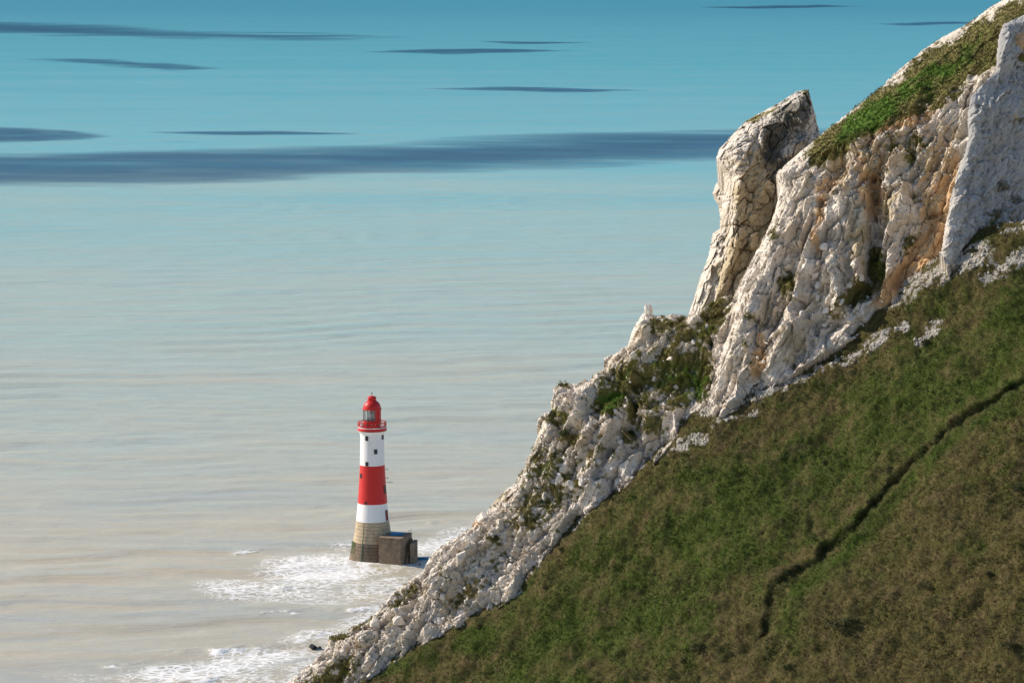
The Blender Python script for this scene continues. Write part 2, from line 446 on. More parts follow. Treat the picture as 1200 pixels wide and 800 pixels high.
a = chalk_attrs(s_wall,
    veg=[(985, 163, 42, 17, -32, 1.2), (1040, 127, 54, 22, -32, 1.2), (1100, 88, 56, 26, -35, 1.2), (1150, 58, 38, 26, -40, 1.2), (1190, 20, 30, 16, -40, .9), (1065, 135, 30, 9, -20, .8), (1105, 122, 28, 9, -30, .75),
         (925, 335, 10, 17, 20, .75), (1028, 318, 12, 26, 0, .85), (1012, 345, 22, 14, -30, .75), (985, 368, 26, 10, -25, .6), (900, 385, 10, 10, 0, .5), (885, 378, 14, 10, 0, .45), (908, 275, 9, 10, 0, .6),
         (1065, 285, 10, 20, 15, .45), (1075, 180, 16, 22, 20, .55), (1000, 355, 18, 12, -25, .7), (870, 420, 26, 40, 20, .30), (1050, 175, 12, 20, 0, .5)],
    green=[(1020, 140, 50, 18, -32, .85), (1085, 98, 50, 16, -32, .75), (1145, 60, 30, 12, -38, .6), (1028, 318, 10, 20, 0, .6), (985, 165, 25, 8, -32, .5)],
    ochre=[(1060, 175, 50, 26, -25, .42), (1000, 205, 40, 22, -25, .40), (1095, 210, 18, 50, 15, .5), (1075, 138, 22, 9, -20, 1.), (1045, 148, 26, 8, -15, .9), (1025, 150, 26, 7, -15, .7), (1022, 205, 14, 40, 0, .75), (1027, 232, 10, 20, 0, 1.), (1108, 235, 9, 40, 18, 1.), (1080, 300, 11, 46, 38, .95), (1050, 335, 10, 24, 40, .8),
           (965, 240, 5, 36, 15, .6), (958, 280, 5, 20, 0, .55), (890, 420, 6, 22, 15, .7), (975, 215, 20, 8, -30, .6), (1005, 335, 8, 16, 20, .5), (940, 425, 9, 12, 0, .3)],
    buff=[(1090, 200, 30, 60, 15, .5), (1000, 190, 50, 25, -30, .5), (1005, 280, 14, 60, 0, .55), (1045, 210, 26, 60, 5, .45), (930, 405, 14, 22, 10, .5), (890, 400, 10, 40, 15, .4)],
    lichen=[(1100, 60, 60, 5, -33, .35), (1050, 175, 10, 24, 0, .4), (1060, 215, 6, 6, 0, .6)], seed=11)
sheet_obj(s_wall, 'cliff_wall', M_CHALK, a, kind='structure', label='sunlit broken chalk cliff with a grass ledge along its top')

# ---- grey wall on the right
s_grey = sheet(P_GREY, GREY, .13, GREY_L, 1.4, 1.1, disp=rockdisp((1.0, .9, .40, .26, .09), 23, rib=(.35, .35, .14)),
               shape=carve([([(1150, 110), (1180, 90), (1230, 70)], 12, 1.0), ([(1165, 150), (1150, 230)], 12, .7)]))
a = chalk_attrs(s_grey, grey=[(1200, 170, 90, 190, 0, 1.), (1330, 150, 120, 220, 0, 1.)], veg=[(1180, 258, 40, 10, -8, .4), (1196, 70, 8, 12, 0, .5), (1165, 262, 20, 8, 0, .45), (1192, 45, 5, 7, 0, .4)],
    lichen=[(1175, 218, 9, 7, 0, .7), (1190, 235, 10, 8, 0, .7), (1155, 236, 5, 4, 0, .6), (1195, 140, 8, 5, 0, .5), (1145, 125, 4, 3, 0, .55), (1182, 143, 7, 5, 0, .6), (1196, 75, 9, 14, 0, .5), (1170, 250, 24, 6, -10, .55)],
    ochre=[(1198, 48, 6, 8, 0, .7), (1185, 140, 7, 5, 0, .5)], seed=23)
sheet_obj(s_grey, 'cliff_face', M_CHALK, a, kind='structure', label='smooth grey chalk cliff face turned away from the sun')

# ---- lower ridge
RIDGE_CARVE = [([(745, 470), (750, 490), (742, 505)], 8, 2.4), ([(700, 480), (720, 462), (745, 450), (780, 455)], 16, 1.8), ([(800, 440), (830, 400), (850, 370)], 16, 1.8), ([(655, 500), (672, 505)], 9, 1.6),
               ([(672, 452), (671, 475)], 2.5, 1.0), ([(688, 446), (684, 465)], 2.2, .8), ([(720, 490), (700, 520), (690, 560)], 13, -2.2), ([(690, 455), (680, 490), (678, 510)], 12, -1.2), ([(650, 470), (664, 480)], 10, -1.4),
               ([(755, 380), (745, 410), (735, 430)], 12, -1.5), ([(825, 400), (815, 420)], 9, -1.5), ([(640, 510), (620, 550)], 9, -1.2), ([(700, 560), (720, 530)], 6, 1.4), ([(565, 605), (545, 640), (520, 690)], 14, -1.2), ([(598, 640), (600, 665)], 8, .9)]
_up, _lo = rockdisp((1.2, 2.0, 1.0, .24, .07), 37, rib=(.36, .36, .10)), rockdisp((1.3, 1.9, .80, .34, .09), 37, rib=(.34, .34, .12))
def ridge_disp(P, u, v):
    t = sstep(530, 620, v)
    return _up(P, u, v) * (1 - t) + _lo(P, u, v) * t
s_ridge = sheet(P_RIDGE, RIDGE, .12, RIDGE_L, 3.4, 4.5, shape=carve(RIDGE_CARVE), disp=ridge_disp)
a = chalk_attrs(s_ridge,
    veg=[(738, 450, 30, 20, -20, 1.0), (718, 470, 24, 16, -35, 1.1), (785, 440, 34, 30, 0, .95), (800, 395, 16, 22, 0, .8), (780, 385, 18, 10, 0, .8), (835, 385, 16, 26, 30, .9), (822, 440, 16, 32, 10, 1.), (800, 470, 22, 14, -30, .9), (845, 360, 16, 10, -30, .8),
         (748, 486, 9, 15, 0, .85), (655, 490, 12, 9, 0, .85), (666, 513, 13, 8, 0, .75), (640, 550, 30, 26, -40, .55), (660, 575, 34, 22, -35, .55), (690, 545, 14, 20, 30, .45), (620, 600, 34, 22, -40, .50), (632, 590, 18, 10, 0, .8), (630, 612, 14, 12, 0, .8), (585, 635, 7, 8, 0, .8),
         (575, 660, 16, 12, -40, .5), (540, 700, 20, 9, -40, .55), (468, 700, 26, 8, -40, .55), (420, 730, 18, 5, -25, .6), (395, 746, 16, 4, -5, .9), (395, 790, 32, 14, -30, .85), (360, 815, 50, 16, -35, .8), (555, 690, 14, 14, 0, .6), (660, 450, 10, 4, 0, .55), (738, 512, 8, 8, 0, .8), (768, 500, 22, 16, -30, .5),
         (715, 530, 20, 10, 0, .35), (760, 470, 30, 14, 0, .55)],
    green=[(720, 468, 26, 14, -35, .6), (785, 448, 30, 24, 0, .55), (818, 450, 18, 30, 0, .6), (740, 445, 28, 14, 0, .5), (832, 395, 16, 28, 20, .45), (640, 560, 40, 30, 0, .3)],
    buff=[(690, 520, 40, 30, 0, .35), (620, 600, 50, 40, 0, .45), (500, 720, 70, 30, -30, .35), (770, 420, 40, 30, 0, .35)], ochre=[(556, 614, 12, 4, 0, .5), (620, 610, 6, 10, 0, .5), (420, 760, 20, 10, 0, .3), (805, 400, 10, 20, 0, .3)],
    lichen=[(640, 560, 60, 36, -40, .36), (480, 700, 60, 26, -40, .32), (570, 650, 70, 50, -40, .28), (740, 500, 60, 40, -30, .26), (420, 770, 60, 30, -35, .30)], seed=37, vt=.42, vw=.95)
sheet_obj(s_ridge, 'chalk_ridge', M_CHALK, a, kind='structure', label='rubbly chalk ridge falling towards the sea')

# ---- grass slope
P_TURF_A = np.array([pt(408, 798, P_RIDGE.Yat(408, 798)), pt(1099, 300, P_WALL.Yat(1099, 300)), pt(1200, 800, 318.0)])
nn = np.cross(P_TURF_A[1] - P_TURF_A[0], P_TURF_A[2] - P_TURF_A[0])
P_TURF = Plane(1200, 800, 318.0, -nn[0] / nn[1], -nn[2] / nn[1])
EDGE_Y = []
for (eu, ev) in EDGE:
    yc = P_RIDGE.Yat(eu, ev) if eu < 815 else (P_WALL.Yat(eu, ev) if eu < 1096 else P_GREY.Yat(eu, ev))
    EDGE_Y.append(yc - P_TURF.Yat(eu, ev))
EDGE_Y = np.array(EDGE_Y)
EDGE_Y = np.clip(EDGE_Y, -5, 7)
EDGE_Y[33:] = EDGE_Y[33]
for _ in range(3): EDGE_Y[1:-1] = (EDGE_Y[:-2] + 2 * EDGE_Y[1:-1] + EDGE_Y[2:]) / 4
TURF = EDGE + [(1420, 600), (1420, 1000), (420, 1000), (330, 900)]
GULLY = [(1260, 408), (1200, 450), (1165, 476), (1130, 500), (1104, 518), (1082, 535), (1056, 555), (1034, 575), (1012, 599), (1003, 614), (986, 625), (968, 642), (959, 656), (933, 671), (916, 688), (905, 704), (900, 734)]
GULLY2 = [(900, 734), (885, 756), (859, 776), (824, 798), (780, 830)]
GULLY_R = [(a + 9 + max(0, (b - 560)) * .10, b + 5) for a, b in GULLY]
def turf_shape(u, v, x, y, z, m):
    d, par = segdist(u, v, EDGE)
    off = np.interp(par, np.arange(len(EDGE)), EDGE_Y)
    r = off * np.exp(-(d * m / 7.0)) + .9 * np.exp(-(d * m / 1.2))
    q_ = np.stack([u * .06, v * .06, u * 0], 1)
    g, gp = segdist(u + 4 * fbm(q_, 3, 71), v + 4 * fbm(q_ + 40, 3, 72), GULLY)
    w = 1 + .5 * vnoise(np.stack([u * .04, v * .04, u * 0], 1), 4)
    low = sstep(600, 700, v)
    along = np.clip(.75 + .8 * vnoise(np.stack([gp * .9, gp * 0, gp * 0], 1), 77), .25, 1.2)
    r = r + (.60 - .30 * low) * along * np.exp(-(g / (4.2 * w * (1 + .7 * low))) ** 2) - .55 * np.exp(-((g - 11) / 6.0) ** 2) * (u + v * .9 < np.interp(gp, np.arange(len(GULLY)), [a + b * .9 for a, b in GULLY]))
    g2, _ = segdist(u, v, GULLY2)
    return r + .28 * np.exp(-(g2 / 6.0) ** 2)
def turf_disp(P, u, v):
    d = 2.0 * fbm(P * .05, 3, 200) + .85 * fbm(P * np.array([.35, .35, .28]), 4, 203)
    # small steps and tussocks
    f1, f2, hid, vec = worley(P * .9, 210)
    d = d + .22 * (1 - f1) + .16 * fbm(P * 2.6, 3, 215)
    d = d + .38 * fbm(P * np.array([.12, .12, .85]), 3, 219, ridged=True)
    dd, _ = segdist(u, v, EDGE)
    return d * np.clip(dd / 25.0, .25, 1)
s_turf = sheet(P_TURF, TURF, .17, shape=turf_shape, disp=turf_disp, skirt=4)
u, v, P = s_turf.u, s_turf.v, s_turf.P
n1 = fbm(P * .25, 4, 301); n2 = fbm(P * .9, 4, 302); n3 = fbm(P * 2.4, 3, 303)
green_b = blobs(u, v, [(1000, 480, 150, 45, -34, .95), (1120, 420, 110, 40, -34, .8), (840, 570, 120, 40, -36, .85), (720, 640, 100, 38, -36, .85), (600, 720, 90, 30, -36, .8), (560, 750, 40, 22, -20, 1.), (480, 780, 60, 22, -20, .8), (930, 520, 60, 18, -34, 1.),
                       (1180, 350, 80, 30, -34, .75), (780, 620, 50, 24, -36, .9), (700, 600, 50, 16, -36, .6), (1130, 640, 40, 26, -30, .4), (840, 700, 60, 30, -36, .5), (1160, 285, 40, 14, -10, .7)])
gd, _ = segdist(u, v, GULLY_R)
ed, _ = segdist(u, v, EDGE)
field = .72 * np.exp(-((ed - 115) / 85.0) ** 2) + .22 * np.exp(-((ed - 210) / 120.0) ** 2)
green = np.clip((np.maximum(field, .8 * green_b) + .55 * n1 + .45 * n2 - .30) * 1.7, 0, 1) * .88
green = np.maximum(green, np.exp(-(gd / (9.0 + 8.0 * sstep(540, 700, v))) ** 2) * np.clip(.85 + n2, 0, 1))
def strip(L, n, t=.4):
    r = np.zeros(u.shape)
    for (poly, w, amt) in L:
        d, _ = segdist(u, v, poly); r = np.maximum(r, amt * np.exp(-(d / w) ** 2))
    return np.clip((r * (1 + 1.5 * n) - t) * 4, 0, 1)
scree = strip([([(828, 478), (870, 462), (905, 438), (950, 412), (985, 396)], 13, .9), ([(883, 463), (930, 441), (990, 420), (1042, 392), (1060, 383)], 9, .8), ([(684, 590), (733, 546), (781, 512)], 15, 1.), ([(1045, 350), (1085, 330), (1120, 312), (1150, 303)], 20, .85),
               ([(1080, 402), (1088, 392), (1099, 380)], 9, 1.), ([(1160, 331), (1180, 318), (1205, 300)], 9, 1.), ([(805, 524), (828, 518)], 9, .85), ([(1110, 296), (1130, 300)], 12, .7), ([(1180, 262), (1240, 262)], 20, .6), ([(790, 535), (810, 528)], 7, .6),
               ([(600, 690), (640, 645), (680, 610)], 10, .45), ([(840, 500), (885, 482)], 7, .6), ([(520, 728), (570, 705), (602, 690)], 9, .7), ([(410, 800), (460, 768), (500, 745)], 10, .7)], .75 * n2 + .75 * n3, .50)
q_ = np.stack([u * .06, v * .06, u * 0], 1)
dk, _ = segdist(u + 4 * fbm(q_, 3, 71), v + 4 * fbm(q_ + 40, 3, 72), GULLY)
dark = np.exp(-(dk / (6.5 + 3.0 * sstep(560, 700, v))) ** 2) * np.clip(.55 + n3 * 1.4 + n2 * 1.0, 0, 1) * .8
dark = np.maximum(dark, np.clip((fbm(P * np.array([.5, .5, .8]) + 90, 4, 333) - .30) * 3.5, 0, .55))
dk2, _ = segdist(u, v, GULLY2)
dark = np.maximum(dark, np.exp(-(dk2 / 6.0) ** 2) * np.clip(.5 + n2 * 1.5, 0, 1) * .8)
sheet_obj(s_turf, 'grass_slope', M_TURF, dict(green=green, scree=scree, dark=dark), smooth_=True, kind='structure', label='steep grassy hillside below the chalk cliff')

# ================================================================== GRASS, RUBBLE, SHRUBS
def tuft_mesh(name, base, nrm, tint, length, blades, width):
    n = len(base) * blades
    b = np.repeat(base, blades, 0); t = np.repeat(tint, blades, 0); nm = np.repeat(nrm, blades, 0); L = np.repeat(length, blades)
    b = b + rng.normal(0, .10, b.shape)
    L = L * rng.uniform(.6, 1.25, n)
    dr = nm * .55 + np.array([0, 0, .75]) + rng.normal(0, .42, (n, 3))
    dr /= np.linalg.norm(dr, axis=1)[:, None]
    sd = np.cross(dr, rng.normal(0, 1, (n, 3))); sd /= np.linalg.norm(sd, axis=1)[:, None]
    w = (width * rng.uniform(.6, 1.3, n))[:, None]
    V = np.stack([b - sd * w - dr * .05, b + sd * w - dr * .05, b + dr * L[:, None]], 1).reshape(-1, 3)
    T = np.arange(3 * n).reshape(-1, 3)
    me = mesh_np(name, V, None, T)
    t = np.clip(t * rng.uniform(.72, 1.30, (n, 1)), 0, 1)
    add_attr(me, 'tint', np.repeat(t, 3, 0))
    return me
def tint_of(gr, n):
    k = rng.random(n)[:, None]
    brown = np.array([.130, .092, .040]) * k + np.array([.080, .068, .026]) * (1 - k)
    grn = np.array([.036, .074, .008]) * k + np.array([.080, .125, .014]) * (1 - k)
    g = gr[:, None]
    return brown * (1 - g) + grn * g
def visible(s, margin=70):
    return (s.u[:s.nf] > -margin) & (s.u[:s.nf] < 1200 + margin) & (s.v[:s.nf] > -margin) & (s.v[:s.nf] < 800 + margin)
m = visible(s_turf)
wgt = np.where(m, 1, 0) * (1 - .93 * scree[:s_turf.nf]) * np.clip(.75 + .6 * n2[:s_turf.nf], .25, 1.4)
pick = rng.choice(s_turf.nf, 170000, p=wgt / wgt.sum())
gsel = green[pick]; dsel = dark[pick][:, None]
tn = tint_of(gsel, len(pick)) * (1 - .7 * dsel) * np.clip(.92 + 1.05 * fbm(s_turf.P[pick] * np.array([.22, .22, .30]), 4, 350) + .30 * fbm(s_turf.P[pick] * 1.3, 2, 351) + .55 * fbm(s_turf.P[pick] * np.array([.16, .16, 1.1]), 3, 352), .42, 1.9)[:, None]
me = tuft_mesh('turf_grass', s_turf.P[pick], s_turf.n[pick], tn, rng.uniform(.07, .24, len(pick)) * (1 + .6 * n1[pick]), 4, .032)
obj('turf_grass', me, M_BLADE, kind='stuff', label='rough brown and green grass covering the hillside', category='grass')
for s, nm, cnt, lab in ((s_wall, 'ledge_grass', 11000, 'rough grass and scrub growing on the cliff ledges'), (s_ridge, 'ridge_grass', 12000, 'olive scrub and grass growing between the chalk of the ridge')):
    vg = s.attrs['veg'][:s.nf] * visible(s) * (s.n[:, 2] > .15)
    pick = rng.choice(s.nf, cnt, p=vg / vg.sum())
    me = tuft_mesh(nm, s.P[pick], s.n[pick], tint_of(np.clip(s.attrs['green'][pick] * .8 + .12, 0, 1), cnt) * np.array([2.1, 2.25, 2.1]) * (.58 if s is s_wall else 1.0), rng.uniform(.08, .22, cnt), 5, .05)  # blades brightened so their tint carries the sun on ridge and ledges
    obj(nm, me, M_BLADE, kind='stuff', label=lab, category='grass')

# loose chalk rubble: thousands of small angular stones
def stones(name, pos, size, lab, mat, parent=None):
    bm = bmesh.new(); bmesh.ops.create_icosphere(bm, subdivisions=1, radius=1)
    bv = np.array([v.co[:] for v in bm.verts]); bf = np.array([[v.index for v in f.verts] for f in bm.faces]); bm.free()
    n = len(pos); nvb = len(bv)
    # 8 angular variants
    var = []
    for k in range(8):
        pl = rng.normal(0, 1, (6, 3)); pl /= np.linalg.norm(pl, axis=1)[:, None]
        dd = rng.uniform(.35, .8, 6)
        dots = bv @ pl.T
        r = np.min(np.where(dots > .05, dd / np.maximum(dots, .05), 9), 1)
        var.append(bv * np.minimum(r, 1.15)[:, None])
    var = np.array(var)
    sel = rng.integers(0, 8, n); th = rng.uniform(0, 6.28, n); ph = rng.uniform(0, 3.1, n)
    V = var[sel] * (size[:, None] * rng.uniform(.7, 1.3, (n, 3)))[:, None, :]
    c, s_ = np.cos(th)[:, None], np.sin(th)[:, None]
    x, y = V[:, :, 0] * c - V[:, :, 1] * s_, V[:, :, 0] * s_ + V[:, :, 1] * c
    c, s_ = np.cos(ph)[:, None], np.sin(ph)[:, None]
    z, y2 = V[:, :, 2] * c - y * s_, V[:, :, 2] * s_ + y * c
    V = np.stack([x, y2, z], 2) + pos[:, None, :]
    T = (bf[None] + (np.arange(n) * nvb)[:, None, None]).reshape(-1, 3)
    me = mesh_np(name, V.reshape(-1, 3), None, T)
    return obj(name, me, mat, kind='stuff', label=lab, category='rubble')
rv = visible(s_ridge) * (1 - .85 * s_ridge.attrs['veg'][:s_ridge.nf]) * np.clip(.35 + 1.2 * blobs(s_ridge.u[:s_ridge.nf], s_ridge.v[:s_ridge.nf], [(640, 570, 60, 40, -40, 1.), (560, 660, 80, 50, -40, 1.), (460, 740, 90, 30, -35, 1.), (770, 430, 50, 30, 0, .4)]), 0, 1.5)
pick = rng.choice(s_ridge.nf, 3200, p=rv / rv.sum())
stones('ridge_rubble', s_ridge.P[pick] + s_ridge.n[pick] * .05, .06 + .20 * rng.random(3200) ** 4, 'loose white chalk rubble littering the ridge', M_ROCK)
sc = scree[:s_turf.nf] * visible(s_turf)
pick = rng.choice(s_turf.nf, 4200, p=sc / sc.sum())
stones('scree', s_turf.P[pick], .06 + .20 * rng.random(4200) ** 3, 'strips of small chalk scree on the upper grass slope', M_SCREE)
wv = visible(s_wall) * (1 - s_wall.attrs['veg'][:s_wall.nf]) * blobs(s_wall.u[:s_wall.nf], s_wall.v[:s_wall.nf], [(1085, 170, 30, 50, 10, 1.), (1030, 190, 60, 40, -20, .6), (860, 430, 26, 60, 20, .8), (1000, 360, 30, 16, -30, .8)])
pick = rng.choice(s_wall.nf, 1100, p=wv / wv.sum())
stones('wall_rubble', s_wall.P[pick], .08 + .2 * rng.random(1100) ** 3, 'loose chalk stones caught on the cliff wall', M_ROCK)

# single boulders
def boulder_mesh(k):
    bm = bmesh.new(); bmesh.ops.create_icosphere(bm, subdivisions=3, radius=1)
    bv = np.array([v.co[:] for v in bm.verts])
    pl = rng.normal(0, 1, (11, 3)); pl /= np.linalg.norm(pl, axis=1)[:, None]; dd = rng.uniform(.42, .80, 11)
    dots = bv @ pl.T
    r = np.minimum(np.min(np.where(dots > .05, dd / np.maximum(dots, .05), 9), 1), 1.1)
    r = r * (1 + .05 * fbm(bv * 2 + k * 9, 4, k)) + .05 * blocks(bv * 2.2 + k * 5, k)
    for v_, q in zip(bm.verts, bv * r[:, None]): v_.co = q
    me = bpy.data.meshes.new('boulder'); bm.to_mesh(me); bm.free(); me.materials.append(M_ROCK)
    return me
BM = [boulder_mesh(k) for k in range(7)]
def near(s, u, v):
    i = np.argmin((s.u[:s.nf] - u) ** 2 + (s.v[:s.nf] - v) ** 2)
    return s.P[i], s.n[i]
def boulder(s, u, v, w, h, label, group=None, k=None, sink=.30, rot=None):
    p, n = near(s, u, v)
    mpp = p[1] / F
    o = obj('boulder', BM[int(rng.integers(0, 7)) if k is None else k], loc=p + n * (.5 - sink) * w * mpp * .5)
    o.scale = (w * mpp / 2, .5 * (w + h) * mpp / 2, h * mpp / 2)
    o.rotation_euler = (rng.uniform(-.3, .3), rng.uniform(-.3, .3), rng.uniform(0, 6.28)) if rot is None else rot
    o['label'] = label; o['category'] = 'boulder'
    if group: o['group'] = group
    return o
boulder(s_ridge, 762, 369, 14, 15, 'rounded white chalk boulder balanced on the crest of the ridge', k=3, sink=.1).location.z += .15
boulder(s_ridge, 673, 569, 16, 14, 'pale chalk block with a split face beside the dark hollow', k=1)
boulder(s_ridge, 685, 567, 12, 13, 'pale chalk block wedged to the split block at the hollow', k=2)
boulder(s_ridge, 658, 564, 12, 15, 'pinkish chalk block leaning next to the split block', k=3)
boulder(s_ridge, 617, 611, 9, 14, 'upright buff chalk boulder beside an olive scrub patch', k=4)
boulder(s_ridge, 569, 608, 23, 13, 'flat-topped chalk slab overhanging the seaward edge of the ridge', k=5)
boulder(s_ridge, 557, 635, 17, 15, 'chalk boulder below the overhanging slab', k=6)
boulder(s_ridge, 443, 732, 17, 14, 'rounded white chalk boulder low on the ridge with scrub above it', k=3)
boulder(s_ridge, 467, 728, 20, 20, 'large blocky chalk boulder next to the rounded white one', k=4)
boulder(s_ridge, 511, 671, 12, 10, 'brownish chalk boulder on the seaward edge near the lighthouse landing', k=2)
boulder(s_ridge, 565, 685, 15, 18, 'angular chalk block resting just above the grass edge', k=1)
boulder(s_ridge, 545, 657, 18, 24, 'tall chalk block standing in the middle of the rubble', k=5)
G1 = 'chalk boulders strewn over the lower ridge'
for (u_, v_, w_) in ((595, 592, 10), (607, 582, 8), (622, 560, 9), (640, 585, 8), (606, 625, 9), (590, 655, 10), (578, 640, 9), (530, 665, 10), (548, 690, 9), (520, 700, 10), (495, 700, 10), (500, 725, 9),
                     (533, 640, 10), (480, 712, 9), (430, 752, 9), (405, 765, 10), (395, 775, 8), (452, 748, 9), (420, 745, 8), (560, 668, 10), (583, 615, 8), (570, 640, 11), (600, 605, 8), (512, 688, 8), (370, 785, 9), (540, 715, 8), (484, 738, 8), (590, 680, 9), (600, 668, 10)):
    boulder(s_ridge, u_, v_, w_ * rng.uniform(.9, 1.3), w_ * rng.uniform(.75, 1.2), 'small chalk boulder embedded in the rubble of the lower ridge', G1)
G2 = 'chalk boulders among the scrub of the upper ridge'
for (u_, v_, w_) in ((752, 425, 10), (765, 430, 8), (792, 425, 9), (770, 445, 8), (735, 478, 9), (725, 485, 9), (712, 500, 9), (730, 520, 8), (700, 540, 8), (742, 405, 9), (700, 460, 8), (795, 455, 8), (782, 478, 8), (665, 540, 8), (650, 530, 9), (815, 405, 9), (830, 385, 8)):
    boulder(s_ridge, u_, v_, w_ * rng.uniform(.9, 1.3), w_ * rng.uniform(.8, 1.3), 'chalk boulder half buried among scrub on the upper ridge', G2)
G3 = 'chalk boulders at the foot of the cliff wall'
for (u_, v_, w_) in ((1005, 312, 13), (997, 338, 10), (985, 345, 9), (968, 365, 10), (960, 350, 11), (945, 375, 9), (968, 292, 12), (990, 360, 9), (955, 325, 12), (1012, 330, 9), (1020, 352, 8), (970, 385, 8), (938, 350, 9), (962, 335, 9)):
    boulder(s_wall, u_, v_, w_ * rng.uniform(.9, 1.2), w_ * rng.uniform(.9, 1.4), 'chalk boulder lodged in the gully at the foot of the cliff wall', G3)

# shrubs
M_LEAF, nt, ln, bs = newmat('shrub_leaf')
ln.new(mixc(nt, ln, N(nt, 'ShaderNodeObjectInfo').outputs['Random'], (.026, .046, .010), (.055, .048, .020)), bs.inputs['Base Color'])
bs.inputs['Roughness'].default_value = .7; bs.inputs['Specular IOR Level'].default_value = .2
def shrub_mesh(k):
    n = 420
    d = rng.normal(0, 1, (n, 3)); d /= np.linalg.norm(d, axis=1)[:, None]
    r = rng.uniform(.35, 1, n) ** .6 * (1 + .35 * vnoise(d * 2.2 + k * 7, k))
    c = d * r[:, None] * np.array([1, 1, .62]); c[:, 2] = np.abs(c[:, 2])
    a = rng.normal(0, 1, (n, 3)); a /= np.linalg.norm(a, axis=1)[:, None]
    b = np.cross(a, d); b /= np.linalg.norm(b, axis=1)[:, None] + 1e-6
    s_ = rng.uniform(.05, .13, n)[:, None]
    V = np.stack([c - a * s_, c - b * s_ * .6, c + a * s_, c + b * s_ * .6], 1).reshape(-1, 3)
    me = mesh_np('shrub', V, np.arange(4 * n).reshape(-1, 4)); me.materials.append(M_LEAF)
    return me
SM = [shrub_mesh(k) for k in range(5)]
def shrub(s, u, v, w, h, label, group):
    p, n = near(s, u, v); mpp = p[1] / F
    o = obj('shrub', SM[int(rng.integers(0, 5))], loc=p - n * .08, label=label, category='shrub', group=group)
    o.scale = (w * mpp / 2, w * mpp / 2, h * mpp * 1.35); o.rotation_euler = (0, 0, rng.uniform(0, 6.28))
for i in range(46):
    q = rng.random() ** .8 * 15.9
    k = int(q); t = q - k
    (a_, b_), (c_, d_) = GULLY[k], GULLY[k + 1]
    shrub(s_turf, a_ + t * (c_ - a_) - 3 + rng.normal(0, 1.5), b_ + t * (d_ - b_) - 3 + rng.normal(0, 1.5), rng.uniform(7, 13), rng.uniform(2.5, 5), 'low dark scrub lining the narrow gully down the grass slope', 'scrub along the gully')
for (u_, v_, w_, h_) in ((895, 626, 9, 5), (1040, 550, 14, 11), (985, 735, 40, 9), (1000, 730, 24, 8), (824, 765, 22, 10), (805, 780, 12, 8), (560, 735, 10, 8), (658, 645, 10, 7), (1074, 622, 12, 6), (1165, 680, 12, 7), (1090, 690, 18, 7),
                         (1195, 575, 20, 9), (965, 540, 10, 5), (1085, 405, 14, 10), (1190, 765, 22, 9), (640, 690, 12, 6), (1125, 475, 10, 7), (930, 790, 20, 8)):
    lab = {985: 'wide dark scrub patch on the brown grass below the gully', 1040: 'brownish bush standing just above the dark gully', 1085: 'dark bush beside a small patch of bare scree',
           824: 'dark scrub clump on the slope where the gully fades out', 560: 'small dark shrub on the grass close to the foot of the chalk ridge'}.get(u_, 'low dark shrub standing alone on the open grass slope')
    shrub(s_turf, u_, v_, w_, h_, lab, 'shrubs scattered over the grass slope')
for (u_, v_, w_, h_) in ((652, 490, 18, 8), (664, 512, 16, 8), (740, 512, 16, 9), (750, 480, 14, 9), (636, 590, 14, 7), (630, 612, 14, 8), (586, 636, 10, 8), (632, 575, 12, 5)):
    shrub(s_ridge, u_, v_, w_, h_, 'dense dark shrub rooted between the chalk rocks of the ridge', 'shrubs on the chalk ridge')
for (u_, v_, w_, h_) in ((1140, 68, 22, 4), (1085, 104, 20, 4), (1028, 312, 10, 7), (926, 330, 8, 6)):
    shrub(s_wall, u_, v_, w_, h_, 'dark shrub growing on a ledge of the cliff wall', 'shrubs on the cliff ledges')

# ================================================================== THE SEA
def geom(a, b, first, g):
    r = [a]; st = first
    while r[-1] < b: r.append(r[-1] + st); st *= g
    return r
ys = [-x for x in geom(-540, 3000, 3, 1.12)][::-1][:-1]
ys = ys + list(np.arange(540, 900, 1.1)) + geom(900, 75000, 1.2, 1.016)
xr = geom(45, 40000, 1.2, 1.10); xl = [-q for q in geom(165, 40000, 1.2, 1.10)][::-1]
xs = xl[:-1] + list(np.arange(-165, 45, .65)) + xr
X, Y = np.meshgrid(np.array(xs), np.array(ys), indexing='ij')
x, y = X.ravel(), Y.ravel()
def waves(x, y):
    p = np.stack([x, y, x * 0], 1)
    ph = 9.0 * fbm(p * np.array([.007, .005, 0]), 4, 400)
    fade = np.clip(1.6 - y / 1500, 0, 1) * (y > 300)
    amp = .15 + 1.0 * np.clip(.45 + 1.5 * fbm(p * np.array([.010, .02, 0]), 3, 402), 0, 1)
    k = 2 * math.pi / 30.0
    yy = y - .22 * x
    h = .50 * amp * (np.sin(k * yy + ph) + .45 * np.sin(2 * k * yy + 2 * ph + 1.2)) + .13 * np.sin(2 * math.pi / 13 * (y + .15 * x) + 1.7 * ph)
    h = h + .16 * fbm(p * np.array([.10, .22, 0]), 4, 405)
    return h * fade
z = waves(x, y)
su, sv = project(x, y, z * 0)
FOAM = [(275, 690, 55, 14, 4, .80), (375, 668, 80, 22, 0, .95), (440, 690, 75, 20, -6, .68), (340, 690, 70, 18, 0, .75), (430, 640, 80, 12, 0, .55), (545, 630, 60, 14, -10, .85), (505, 640, 45, 14, -8, .8), (300, 770, 90, 12, -6, .85), (230, 788, 110, 14, -4, .9), (370, 745, 60, 10, -8, .75),
        (440, 722, 60, 10, -14, .8), (480, 680, 40, 8, -15, .55), (330, 800, 120, 10, 0, .75), (100, 795, 70, 8, 0, .5), (390, 705, 60, 8, 0, .6), (340, 735, 110, 10, 0, .35), (470, 665, 40, 6, 0, .6)]
ok = (y > 500) & (y < 1200)
